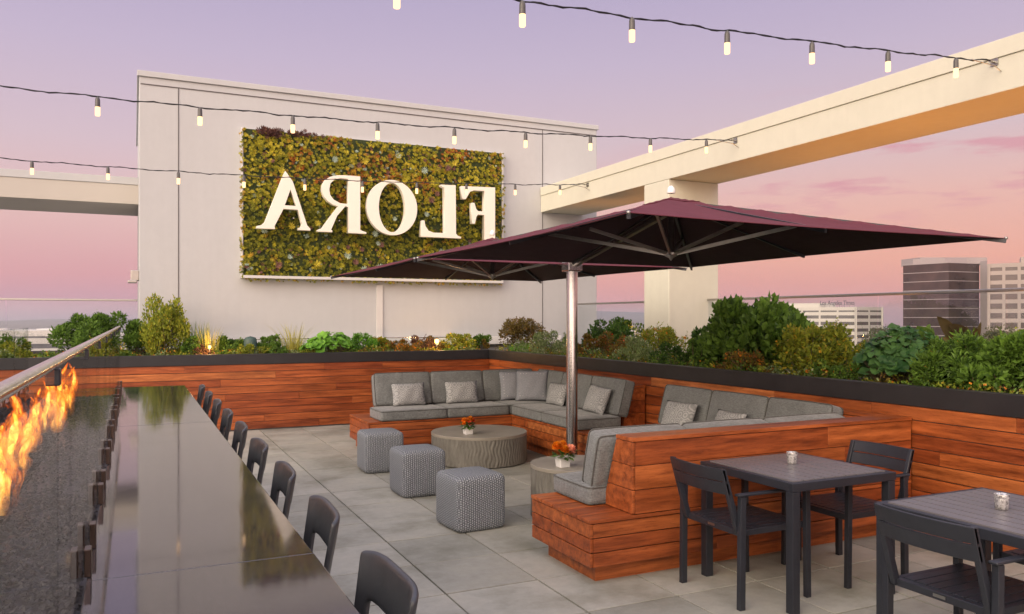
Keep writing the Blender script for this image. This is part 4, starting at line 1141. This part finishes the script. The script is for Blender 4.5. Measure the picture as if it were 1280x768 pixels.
B(-40, 62, 428, Ly, 'low yellow green shrub behind the glass at the far left', n=2200, L=.035, seed=1)
B(-30, 40, 418, Lg, 'low mid green shrub beyond the planter at the far left', Y=13.1, n=1800, L=.04, seed=31)
B(62, 170, 391, Lg, 'wide feathery green shrub left of the tall upright shrub', n=7000, L=.055, W=.25, clumps=34, seed=2, Y=13.0)
B(95, 160, 420, Ly, 'yellow green low plant in front of the wide feathery shrub', Y=12.65, n=1800, L=.035, seed=3, flowers=Lye, nf=50)
B(174, 238, 374, Ly, 'tall upright light green shrub against the pale wall', n=5200, L=.05, W=.28, clumps=30, seed=4, upright=.8, Y=12.85)
B(150, 200, 398, Lg, 'loose green shrub at the left corner of the pale wall', n=2400, L=.05, clumps=16, seed=34, upright=.5, Y=13.05)
x, w, h = by(234, 256, 398, 12.9); blades('reed_clump', x, 12.9, .14, h, Lg, 'upright green reeds right of the tall shrub', 110, .007, .2, 5)
x, w, h = by(248, 272, 401, 12.8); blades('reed_clump', x, 12.8, .14, h, Lst, 'pale green reed clump beside the planter lamp', 100, .007, .25, 6)
B(243, 268, 431, Lp, 'small plum leaved plant at the planter lamp', Y=12.62, n=700, L=.04, clumps=8, seed=7)
B(268, 305, 419, Lg, 'small green shrub left of the domed cover', n=1500, L=.04, clumps=12, seed=8)
B(318, 352, 421, Lg, 'small green shrub right of the domed cover', n=1500, L=.04, clumps=12, seed=9)
B(292, 334, 430, Ly, 'low yellow green plant in front of the domed cover', Y=12.6, n=1500, L=.03, clumps=14, seed=81)
B(268, 300, 424, Ld, 'dark green low shrub before the pale wall, left of the cover', Y=13.05, n=1500, L=.04, clumps=12, seed=82)
B(336, 362, 428, Lg, 'low green plant before the straw grass', Y=12.6, n=1200, L=.035, clumps=10, seed=83)
B(455, 500, 421, Ly, 'yellow green spreading plant before the wall cover strip', Y=13.0, n=1900, L=.035, clumps=14, seed=84, flowers=Lor, nf=40)
B(492, 535, 425, Lor2, 'orange flowering low plant below the living wall', Y=12.65, n=1400, L=.028, clumps=12, seed=85, flowers=Lor, nf=60)
B(525, 556, 421, Lb, 'olive brown low plant behind the glowing lantern', Y=13.0, n=1500, L=.035, clumps=12, seed=86)
B(590, 616, 419, Lg, 'green low shrub left of the broad olive shrub', Y=13.0, n=1500, L=.035, clumps=12, seed=87)
B(228, 250, 420, Lg, 'green leafy shrub between the tall shrub and reeds', Y=12.7, n=1200, L=.04, clumps=10, seed=88)
x, w, h = by(352, 380, 398, 12.9); blades('grass_clump', x, 12.9, .13, h, Lst, 'tall straw coloured grass left of the round leaved plant', 130, .006, .55, 10)
x, w, h = by(378, 446, 413, 12.72); roundleaf('leafy_plant', x, 12.72, w, .26, h, Lbr, 'bright green plant with big round leaves spilling over the back planter', 130, .075, 11)
B(440, 476, 417, Lbr, 'small bright green fern like plant right of the round leaves', n=1700, L=.045, W=.2, clumps=12, seed=12)
B(478, 512, 424, Lr, 'low rust and green plant below the living wall', n=1500, L=.03, clumps=12, seed=13, flowers=Lor, nf=40)
B(508, 545, 420, Lp, 'low plum coloured plant left of the glowing lantern', n=1700, L=.03, clumps=12, seed=14)
B(552, 602, 415, Ly, 'yellow green shrub right of the glowing lantern', n=2400, L=.035, clumps=16, seed=15, flowers=Lye, nf=60, Y=12.95)
B(600, 612, 424, Lr, 'tiny rust plant in the inner planter corner', n=500, L=.03, clumps=5, seed=55)
B(612, 694, 398, Lb, 'broad olive brown shrub in the planter corner', n=4600, L=.04, W=.3, clumps=30, seed=16, Y=12.75)
x, w, h = by(634, 664, 428, 12.2); yq, _d = on_x(648, 5.85)
blades('grass_clump', 5.85, yq, .16, .25, Lbr, 'short bright green grass tuft in the planter corner', 190, .006, .5, 17)
R(664, 708, 414, Lv, 'pale small leaved shrub left of the parasol pole', X=5.95, n=2600, L=.035, seed=18)
R(742, 800, 399, Ld, 'dark green shrub before the short glass railing', X=6.9, n=3000, L=.055, clumps=18, seed=19)
R(722, 782, 417, Lr, 'reddish green low shrub right of the parasol pole', X=6.1, n=2800, L=.035, seed=20, flowers=Lrd, nf=60)
R(778, 826, 420, Lv, 'variegated pale shrub with tiny white edged leaves', X=5.95, n=2400, L=.03, seed=21)
R(800, 868, 409, Ly, 'yellow and orange flowering shrub at the foot of the column', X=6.4, n=3200, L=.035, seed=22, flowers=Lor, nf=90)
R(858, 893, 424, Lg, 'small green shrub just left of the big rounded bush', X=5.95, n=1500, L=.035, clumps=12, seed=23)
R(888, 1010, 383, Lg, 'largest rounded dark green bush right of the column', X=6.35, n=6500, L=.085, W=.42, clumps=52, seed=24, rx=.55, fine=.3, upright=.4)
R(905, 950, 432, Lr, 'low rust flowered plant before the big rounded bush', X=5.78, n=1200, L=.028, clumps=10, seed=54, flowers=Lor, nf=50)
R(962, 1072, 409, Ly, 'wide yellow green shrub with small yellow flowers', X=6.1, n=5000, L=.046, clumps=34, seed=25, flowers=Lye, nf=90, rx=.42)
R(1000, 1085, 446, Lg, 'low green plant at the edge below the yellow shrub', X=5.74, n=2000, L=.03, clumps=14, seed=65, rx=.16, flowers=Lor, nf=40)
y_, w_, h_ = rx_(1088, 1180, 404, 6.15); roundleaf('leafy_plant', 6.15, y_, .42, w_, h_, Ltr, 'dense plant with many round dark green leaves by the right planter edge', 330, .062, 26)
y_, w_, h_ = rx_(1130, 1170, 398, 6.5); bigleaf('broad_leaf_plant', 6.5, y_, .2, h_, Lg, 'broad green paddle leaved plant before the glass tower', 14, 27, W=.075, L=.3)
y_, w_, h_ = rx_(1180, 1226, 394, 6.55); bigleaf('broad_leaf_plant', 6.55, y_, .2, h_*1.05, Lcan, 'bronze paddle leaved plant before the glass tower', 12, 28, W=.06, L=.34)
y_, w_, h_ = rx_(1084, 1132, 388, 6.9); blades('reed_clump', 6.9, y_, .26, h_*.92, Ld, 'thin dark spiky blades standing behind the round leaved plant', 26, .006, .25, 29)
R(1160, 1232, 420, Lg, 'feathery green shrub in front of the bronze leaves', X=5.95, n=5200, L=.05, W=.2, clumps=30, seed=30, rx=.3, flowers=Lor, nf=20)
R(1226, 1300, 418, Lg, 'bright green leafy shrub at the right picture edge', X=6.05, n=3600, L=.06, clumps=26, seed=32, rx=.35)
R(1238, 1330, 414, Ly, 'olive yellow shrub behind the right edge shrub', X=6.7, n=3600, L=.045, clumps=24, seed=33, rx=.4)
R(868, 935, 412, Ld, 'dark leafy shrub between the column and the big rounded bush', X=6.9, n=2600, L=.055, clumps=20, seed=91)
R(1010, 1090, 414, Ld, 'dark leafy shrub behind the yellow flowering shrub', X=6.95, n=3000, L=.05, clumps=22, seed=92)
R(820, 872, 428, Ld, 'low dark shrub before the flowering shrub at the column', X=5.85, n=1500, L=.035, clumps=12, seed=93)
R(1170, 1250, 425, Ld, 'dark shrub filling behind the feathery green shrub', X=6.85, n=2800, L=.055, clumps=20, seed=94)
R(1300, 1420, 405, Ld, 'dark shrub beyond the right picture edge', X=6.3, n=3000, L=.06, clumps=20, seed=35, rx=.4)
# ground cover along both planters
def cover(x0, x1, y0, y1, n, lab, seed):
    r_ = random.Random(seed); m = MB()
    for i in range(n):
        x = r_.uniform(x0, x1); y = r_.uniform(y0, y1); q = mn.noise(Vector((x*2.2, y*2.2, 1)))
        m.mi = 0 if q < -.12 else 1 if q < .12 else 2 if q < .25 else 3
        hh = .05+.11*max(0, mn.noise(Vector((x*3.5, y*3.5, 7)))+.5)
        p = Vector((x, y, 1.06+r_.uniform(0, hh))); d = (rdir(r_)+Vector((0,0,.7))).normalized(); leaf_quad(m, p, d, d.cross(rdir(r_)).normalized(), r_.uniform(.02,.045), .010)
        if r_.random() < .012:
            m.mi = 4
            for k in range(3):
                v = rdir(r_)*.012; w = rdir(r_)*.012; pp = p+Vector((0,0,.03)); m.add([tuple(pp+v), tuple(pp+w), tuple(pp-v), tuple(pp-w)], [(0,1,2,3)])
    o = m.build('ground_cover', [Lg, Ly, Lr, Lv, Lor]); tag(o, lab, 'ground cover', kind='stuff')
cover(-4.5, 5.4, 12.52, 13.25, 26000, 'low mixed ground cover between the shrubs of the back planter', 3)
cover(5.56, 7.4, 1.5, 12.5, 26000, 'low mixed ground cover between the shrubs of the right planter', 4)
# low glass strip and domed cover, lanterns
r = empty('wind_screen', (3.5, 13.2, 1.1)); tag(r, 'low clear glass strip behind the back planter plants', 'glass screen')
m = MB(); m.box(BX0+.2, 5.4, 13.245, 13.255, 1.08, 1.33); m.build('glass_panel', GLASS, r)
m = MB(); m.box(BX0+.2, 5.4, 13.24, 13.26, 1.331, 1.345); m.build('top_edge', CHROME, r)
x, d = on_y(313, 12.8); m = MB(); m.lathe([(.10,1.07),(.10,zat(430,d)),(.096,zat(425,d)),(.075,zat(422,d)),(.001,zat(420.5,d))], 24, (x,12.8,0))
tag(m.build('equipment_cover', m_plain('dull_green_cover', (.045,.085,.075), .6)), 'dull green domed cover standing among the back planter plants', 'cover')
def lantern(px, py, Y, lab, s_=1.0, st=9.0):
    x, d = on_y(px, Y); z = zat(py, d); r = empty('garden_lamp', (x, Y, 1.06)); tag(r, lab, 'garden lamp')
    m = MB(); m.tube([(x,Y,1.05),(x,Y,z-.05*s_)], .008, 8); m.lathe([(.03*s_,-.042*s_),(.03*s_,-.034*s_)], 16, (x,Y,z)); m.lathe([(.034*s_,.034*s_),(.012*s_,.048*s_)], 16, (x,Y,z)); m.build('stand', ALU, r)
    m = MB(); m.lathe([(.006,-.030*s_),(.022*s_,-.022*s_),(.028*s_,0),(.022*s_,.024*s_),(.006,.030*s_)], 16, (x,Y,z)); m.build('lamp_globe', m_emit('lamp_glow', (1,.50,.12), st), r)
    li = bpy.data.lights.new('lamp_light', 'POINT'); li.energy = 9*s_; li.color = (1,.55,.2); li.shadow_soft_size = .05
    o = bpy.data.objects.new('lamp_light', li); COL.objects.link(o); o.location = (0, -.16*s_, z-1.06+.02); o.parent = r
lantern(546, 427, 12.7, 'glowing lantern among the plants left of the planter corner', 1.3, 8)
lantern(262, 434, 12.6, 'small glowing lamp by the reeds in the back planter', .8, 7)

# warm uplights hidden in the right planter, washing the beam soffit
for i, y in enumerate((1.6, 3.2, 4.8, 6.4, 8.0, 10.8)):
    r = empty('planter_uplight', (7.25, y, 1.07)); tag(r, 'small black spot uplight in the right planter washing the beam', 'garden lamp', 'uplights under the beam')
    m = MB(); m.lathe([(.05,0),(.05,.09),(.042,.095)], 16, (7.25,y,1.07)); m.build('housing', DARKM, r)
    li = bpy.data.lights.new('uplight_beam', 'SPOT'); li.energy = 125; li.color = (1,.36,.07); li.spot_size = radians(95); li.spot_blend = .9; li.shadow_soft_size = .08
    o = bpy.data.objects.new('uplight_beam', li); COL.objects.link(o); o.location = (.0, 0, .12); o.rotation_euler = (radians(180), 0, 0); o.parent = r

# ---------------------------------------------------------------- city
GZ = -42
m = MB(); m.box(-3600, 4200, -300, 5200, GZ-2, GZ); tag(m.build('ground', m_plain('city_ground', (.10,.105,.09), .95, 0, .4, .02)), kind='structure')
# hotel body below the terrace
m = MB(); m.box(-9.0, 7.95, -4.5, 19, GZ, -.42)
tag(m.build('hotel_block', m_plain('hotel_render', (.4,.38,.35), .9)), 'storeys of the building below the roof terrace', 'building')
def m_facade(name, wall, glass, rough=.3): return [m_plain(name+'_wall', wall, .8, 0, .06, .05), m_plain(name+'_glass', glass, rough, 0, .55, .12, spec=.8)]
def prism_building(name, lab, pts, ztop, floors, mats, band=.45, roofs=(), mull=0, z0=GZ, n_vis=None):
    """pts: footprint (ccw), walls with recessed window bands per floor"""
    cx = sum(p[0] for p in pts)/len(pts); cy = sum(p[1] for p in pts)/len(pts)
    r = empty(name, (cx, cy, z0)); tag(r, lab, 'building')
    def inset(p, k): return (cx+(p[0]-cx)*k, cy+(p[1]-cy)*k)
    size = max(abs(p[0]-cx)+abs(p[1]-cy) for p in pts); k1 = 1-.4/size
    m = MB(); q = [inset(p, k1) for p in pts]; m.prism(q, lambda p: (p[0],p[1],z0), lambda p: (p[0],p[1],ztop-.3)); m.build('window_glass', mats[1], r)
    fh = (ztop-z0)/floors; m = MB()
    for f in range(floors+1):
        za = z0+f*fh-fh*band*.5; zb = z0+f*fh+fh*band*.5
        if f == floors: za, zb = ztop-fh*band, ztop
        if f == 0: za, zb = z0, z0+fh*.3
        m.prism(pts, lambda p: (p[0],p[1],za), lambda p: (p[0],p[1],zb))
    m.build('floor_band', mats[0], r)
    if mull:
        m = MB()
        for i in range(len(pts)):
            a, b = Vector(pts[i]), Vector(pts[(i+1)%len(pts)]); L = (b-a).length; n_ = max(1, round(L/mull[0])); dr = (b-a).normalized(); nr = Vector((dr.y,-dr.x))
            for k in range(n_+1):
                p = a+(b-a)*k/n_; w = mull[1]/2; e = .06
                aa = p-dr*w-nr*.5; bb = p+dr*w-nr*.5; cc = p+dr*w+nr*e; dd = p-dr*w+nr*e
                m.hexa([(*aa,z0),(*dd,z0),(*cc,z0),(*bb,z0)], [(*aa,ztop+.02),(*dd,ztop+.02),(*cc,ztop+.02),(*bb,ztop+.02)])
        m.build('pier', mats[0], r)
    for (k, h, dx, dy) in roofs:
        m = MB(); q = [(cx+dx+(p[0]-cx)*k, cy+dy+(p[1]-cy)*k) for p in pts]; m.prism(q, lambda p: (p[0],p[1],ztop-.1), lambda p: (p[0],p[1],ztop+h)); m.build('roof_plant', mats[0], r)
    return r
def P(px, d): return at_d(px, d)
def quad(pl, pc, pr, d, dl, dr):
    A = Vector(P(pl, dl)); C_ = Vector(P(pc, d)); Bv = Vector(P(pr, dr)); D = A+Bv-C_
    return [tuple(C_), tuple(Bv), tuple(D), tuple(A)]
pl = m_facade('tower', (.34,.29,.28), (.05,.030,.024), .15)
q = quad(1128, 1186, 1225, 350, 368, 357); q_t = q
prism_building('office_tower', 'dark glass office tower with thin pale floor bands', q, zat(328, 350), 17, pl, .075, [(.7, 2.6, 2, 2)], 0)
ctr = Vector(q[1])
m = MB(); a = Vector(P(1225.2, 356)); b = Vector(P(1234, 352)); c2 = b+b.normalized()*24; d2 = a+a.normalized()*24
r = empty('stair_tower', (a.x, a.y, GZ)); tag(r, 'blank pale stair tower between the glass tower and the gridded block', 'building')
m.prism([tuple(a), tuple(b), tuple(c2), tuple(d2)], lambda p: (p[0],p[1],GZ), lambda p: (p[0],p[1],zat(326,352))); m.build('wall', pl[0], r)
m = MB(); a = Vector(P(1150, 372)); b = Vector(P(1234, 372)); e_ = Vector((5, 14)); m.prism([tuple(a),tuple(b),tuple(b+e_),tuple(a+e_)], lambda p: (p[0],p[1],zat(331,372)), lambda p: (p[0],p[1],zat(322,372))); m.build('roof_plant', pl[0], r)
pw = m_facade('grid', (.36,.30,.265), (.06,.035,.028), .2)
A = Vector(P(1236, 330)); Bv = Vector(P(1420, 300)); e_ = A.normalized()*30
prism_building('office_block', 'pale gridded office block cut by the right picture edge', [tuple(A), tuple(Bv), tuple(Bv+e_), tuple(A+e_)], zat(330, 330), 17, pw, .42, [(.55, 3.2, 6, 3)], (5.6, 1.1))
pz = m_facade('white', (.58,.54,.48), (.10,.09,.085), .2)
q = quad(940, 1070, 1103, 400, 430, 408)
lat = prism_building('newspaper_office', 'white five storey office with dark lettering standing on its roof', q, zat(384, 400), 15, pz, .5, [(.55, 2.2, -5, 6)], (9, .9))
# roof lettering
cu = bpy.data.curves.new('t', 'FONT'); cu.body = 'Los Angeles Times'; cu.size = 3.1; cu.extrude = .12; cu.offset = .03; cu.shear = .08; cu.align_x = 'CENTER'
tmp = bpy.data.objects.new('t', cu); COL.objects.link(tmp); dg = bpy.context.evaluated_depsgraph_get(); me = bpy.data.meshes.new_from_object(tmp.evaluated_get(dg)); bpy.data.objects.remove(tmp)
wd = max(v.co.x for v in me.vertices)-min(v.co.x for v in me.vertices)
a = Vector(P(1025, 411)); b = Vector(P(1068, 403)); L = (b-a).length
me.transform(Matrix.Diagonal((L/wd, 1, 1, 1)))
me.materials.clear(); me.materials.append(m_plain('sign_dark', (.06,.055,.08), .6)); me.name = 'roof_sign'
ob = bpy.data.objects.new('roof_sign', me); COL.objects.link(ob); ang = atan2(b.y-a.y, b.x-a.x)
mid = (a+b)/2; ob.parent = lat; ob.location = (mid.x-lat.location.x, mid.y-lat.location.y, zat(381.2, 406)-GZ); ob.rotation_euler = (radians(90), 0, ang)
m = MB()
for k in range(8):
    p = a.lerp(b, k/7); m.tube([(p.x,p.y,zat(386.5,406)), (p.x,p.y,zat(380.5,406))], .12, 5)
m.tube([(a.x,a.y,zat(381.1,406)),(b.x,b.y,zat(381.1,406))], .12, 5)
m.build('sign_frame', pl[0], lat)
# low city
crnd = random.Random(5)
pals = [m_facade('low%d' % k, c_, (.10,.10,.11)) for k, c_ in enumerate(((.66,.62,.56), (.52,.46,.40), (.75,.72,.66), (.42,.36,.32)))]
def low(x, y, w, dpt, top, lab, fl, pm, grp=None):
    q = [(x-w/2,y-dpt/2),(x+w/2,y-dpt/2),(x+w/2,y+dpt/2),(x-w/2,y+dpt/2)]
    r = prism_building('city_building', lab, q, top, fl, pm, .55, [], 0)
    if grp: r['group'] = grp
xx, yy_ = P(10, 560); low(xx, yy_, 110, 50, zat(413, 560), 'long low pale green grey roofed hall behind the glass at the left', 5, pals[0])
xx, yy_ = P(72, 600); low(xx, yy_, 24, 40, zat(411, 600), 'small white block at the right end of the long low hall', 5, pals[2])
for i in range(95):
    az = crnd.choice([crnd.uniform(-.26, .03), crnd.uniform(-.26, .03), crnd.uniform(.55, .75), crnd.uniform(.75, 1.25)]); yq = crnd.uniform(850, 3000)
    xq = az*yq; dd = xq*ST+yq*CT
    top = GZ+crnd.uniform(6, 20)
    low(xq, yq, crnd.uniform(18, 60), crnd.uniform(18, 50), top, 'distant low pale city building on the flat horizon', max(2, int((top-GZ)/4)), crnd.choice(pals), 'distant city buildings')
# far tree canopy and hills
TREE = m_leaf('far_tree', (.03,.05,.02), (.07,.09,.035), None, .1)
m = MB(); trnd = random.Random(3)
for i in range(420):
    az = trnd.uniform(-.3, 1.3); yq = trnd.uniform(450, 2600); xq = az*yq; R_ = trnd.uniform(4, 8)
    c = Vector((xq, yq, GZ+R_*1.1))
    for k in range(26):
        d = rdir(trnd); p = c+d*R_*trnd.uniform(.6,1); s_ = d.orthogonal().normalized()
        leaf_quad(m, p, (d+rdir(trnd)*.5).normalized(), s_, 3.2, 1.5)
tag(m.build('city_trees', TREE), 'scattered far off street trees across the flat city', 'trees', kind='stuff')
def hill(pts, Y, th, nm):
    m = MB(); m.sm = True; vs = []; n = len(pts)
    for (x, z) in pts: vs += [(x, Y, GZ), (x, Y, GZ+z*.5), (x, Y+th*.5, GZ+z), (x, Y+th, GZ)]
    fs = []
    for i in range(n-1):
        for k in range(3): fs.append((4*i+k, 4*(i+1)+k, 4*(i+1)+k+1, 4*i+k+1))
    m.add(vs, fs); tag(m.build(nm, m_plain('hill_scrub', (.10,.10,.10), .95, 0, .3, .004)), kind='structure')
hill([(-2600+i*110, 40+mn.noise(Vector((i*.31, 2, 0)))*16+mn.noise(Vector((i*.9, 5, 0)))*7+(60*max(0, sin((i-26)/12)) if 26 < i < 62 else 0)) for i in range(60)], 4300, 500, 'hills')
# near trees below the right glass railing
def tree(px, d, top_py, R_, lab, seed):
    r_ = random.Random(seed); x, y = at_d(px, d); zt = zat(top_py, d); r = empty('tree', (x, y, GZ)); tag(r, lab, 'tree')
    m = MB(); m.tube([(x,y,GZ),(x+.4,y,(GZ+zt)/2),(x,y,zt-R_)], [.5,.35,.15], 8)
    for i in range(9):
        d_ = rdir(r_); m.tube([(x,y,zt-R_*1.6), (x+d_.x*R_*.8, y+d_.y*R_*.8, zt-R_+abs(d_.z)*R_*.7)], [.15,.04], 5)
    m.build('trunk', STEM, r)
    m = MB(); cl = [(Vector((x,y,zt-R_))+rdir(r_)*R_*.65, R_*r_.uniform(.25,.45)) for i in range(20)]
    for i in range(2600):
        c, q_ = r_.choice(cl); d_ = rdir(r_); leaf_quad(m, c+d_*q_*r_.random()**.4, (d_+rdir(r_)).normalized(), d_.orthogonal().normalized(), .5, .2)
    m.build('crown', TREEN, r)
TREEN = m_leaf('tree_leaf', (.06,.07,.03), (.13,.13,.05))
tree(1093, 170, 402, 4.5, 'hazy street tree below the white office building', 3)
tree(1252, 150, 405, 4.0, 'hazy tree below the gridded office block', 4)
tree(1040, 190, 405, 4.0, 'small street tree left of the hazy one', 5)

# ---------------------------------------------------------------- air
m = MB(); m.box(-3700, 4300, -320, 5300, GZ-3, 70); hz = NT('haze_air')
pv = hz.n('ShaderNodeVolumePrincipled'); pv.inputs['Color'].default_value = (.85,.83,.88,1); pv.inputs['Density'].default_value = .00016; pv.inputs['Anisotropy'].default_value = .2
hz.l(pv.outputs[0], hz.out.inputs['Volume']); HAZE = True
if HAZE: tag(m.build('haze', hz.mat), 'thin evening haze over the far city', 'haze', kind='stuff')

# ---------------------------------------------------------------- world
w = bpy.data.worlds.new('World'); sc.world = w; w.use_nodes = True; nt = w.node_tree; nt.nodes.clear()
def N_(typ, **kw):
    nd = nt.nodes.new(typ)
    for k, v in kw.items(): setattr(nd, k, v)
    return nd
def lk(a, b): nt.links.new(a, b)
tc = N_('ShaderNodeTexCoord'); sp = N_('ShaderNodeSeparateXYZ'); lk(tc.outputs['Generated'], sp.inputs[0])
def wramp(stops):
    r = N_('ShaderNodeValToRGB'); e = r.color_ramp.elements
    while len(e) < len(stops): e.new(.5)
    for el, (p, c) in zip(e, stops): el.position = p; el.color = (*c, 1)
    return r
def srgb(r, g, b):
    f = lambda c: (c/255/12.92 if c/255 <= .04045 else ((c/255+.055)/1.055)**2.4)
    return (f(r), f(g), f(b))
left = wramp([(0, srgb(176,152,168)), (.012, srgb(204,152,168)), (.05, srgb(222,162,166)), (.12, srgb(230,190,186)), (.20, srgb(216,192,202)), (.30, srgb(199,183,207)), (.42, srgb(176,165,200)), (.62, (.85,.82,1.05)), (1, (1.0,1.0,1.25))])
right = wramp([(0, srgb(204,150,154)), (.02, srgb(226,154,148)), (.07, srgb(240,174,154)), (.14, srgb(234,186,176)), (.21, srgb(216,192,198)), (.30, srgb(199,183,205)), (.42, srgb(176,165,200)), (.62, (.85,.82,1.05)), (1, (1.0,1.0,1.25))])
lk(sp.outputs[2], left.inputs[0]); lk(sp.outputs[2], right.inputs[0])
def M(op, a, b=None, clamp=False):
    n = N_('ShaderNodeMath', operation=op); n.use_clamp = clamp
    for i, v in enumerate((a, b)):
        if v is None: continue
        if hasattr(v, 'is_output'): lk(v, n.inputs[i])
        else: n.inputs[i].default_value = v
    return n.outputs[0]
# azimuth factor: 0 toward +Y, 1 toward 45-55 deg right
azf = M('MULTIPLY', M('ADD', sp.outputs[0], .02), 1.25, True)
mx = N_('ShaderNodeMix', data_type='RGBA'); lk(azf, mx.inputs[0]); lk(left.outputs[0], mx.inputs[6]); lk(right.outputs[0], mx.inputs[7])
col = mx.outputs[2]
# clouds
mp = N_('ShaderNodeMapping'); mp.inputs['Scale'].default_value = (5.0, 5.0, 30); mp.inputs['Rotation'].default_value = (radians(4), radians(-9), 0); mp.inputs['Location'].default_value = (1.3, .4, 2.1)
lk(tc.outputs['Generated'], mp.inputs['Vector']); nz = N_('ShaderNodeTexNoise'); nz.inputs['Scale'].default_value = 1.6; nz.inputs['Detail'].default_value = 7; nz.inputs['Roughness'].default_value = .6; lk(mp.outputs[0], nz.inputs['Vector'])
cl = wramp([(.52, (0,0,0)), (.64, (1,1,1))]); lk(nz.outputs['Fac'], cl.inputs[0])
msk = M('MULTIPLY', M('MULTIPLY', M('SUBTRACT', sp.outputs[0], .52), 5.0, True), M('MULTIPLY', M('MULTIPLY', M('SUBTRACT', sp.outputs[2], .09), 20.0, True), M('MULTIPLY', M('SUBTRACT', .27, sp.outputs[2]), 12.0, True)), True)
cf = M('MULTIPLY', M('MULTIPLY', cl.outputs[0], msk), .75, True)
mx2 = N_('ShaderNodeMix', data_type='RGBA'); lk(cf, mx2.inputs[0]); lk(col, mx2.inputs[6]); mx2.inputs[7].default_value = (*srgb(218,152,165), 1); col = mx2.outputs[2]
# afterglow behind the camera (west)
WD = Vector((-.62, -.75, .22)).normalized()
dt = N_('ShaderNodeVectorMath', operation='DOT_PRODUCT'); lk(tc.outputs['Generated'], dt.inputs[0]); dt.inputs[1].default_value = WD
gl = M('POWER', M('MAXIMUM', dt.outputs['Value'], 0.0), 3.0)
gm = N_('ShaderNodeMix', data_type='RGBA', blend_type='ADD'); lk(gl, gm.inputs[0]); lk(col, gm.inputs[6]); gm.inputs[7].default_value = (3.4, 2.6, 1.95, 1)
bg = N_('ShaderNodeBackground'); lk(gm.outputs[2], bg.inputs[0]); bg.inputs[1].default_value = 1.0
wo = N_('ShaderNodeOutputWorld'); lk(bg.outputs[0], wo.inputs[0])
# soft low sun glow
su = bpy.data.lights.new('sun', 'SUN'); su.energy = 1.7; su.angle = radians(35); su.color = (1,.87,.64)
so = bpy.data.objects.new('sun', su); COL.objects.link(so); so.rotation_euler = Vector((.86, .36, -.40)).to_track_quat('-Z', 'Y').to_euler()

# ---------------------------------------------------------------- camera
cd = bpy.data.cameras.new('camera'); cd.sensor_width = 36; cd.lens = 36*F/1280; cd.shift_y = 15/1280; cd.clip_end = 9000; cd.clip_start = .05
co = bpy.data.objects.new('camera', cd); COL.objects.link(co); co.location = (0,0,H); co.rotation_euler = (radians(90), 0, -atan2(473, 998)); sc.camera = co
sc.view_settings.view_transform = 'Standard'; sc.view_settings.look = 'None'; sc.view_settings.exposure = 0.0; sc.view_settings.gamma = 1
sc.cycles.use_denoising = True; sc.cycles.use_adaptive_sampling = True; sc.cycles.adaptive_threshold = .02; sc.cycles.max_bounces = 8; sc.cycles.transparent_max_bounces = 64; sc.cycles.volume_bounces = 0
sc.cycles.sample_clamp_indirect = 6; sc.cycles.caustics_reflective = False; sc.cycles.caustics_refractive = False
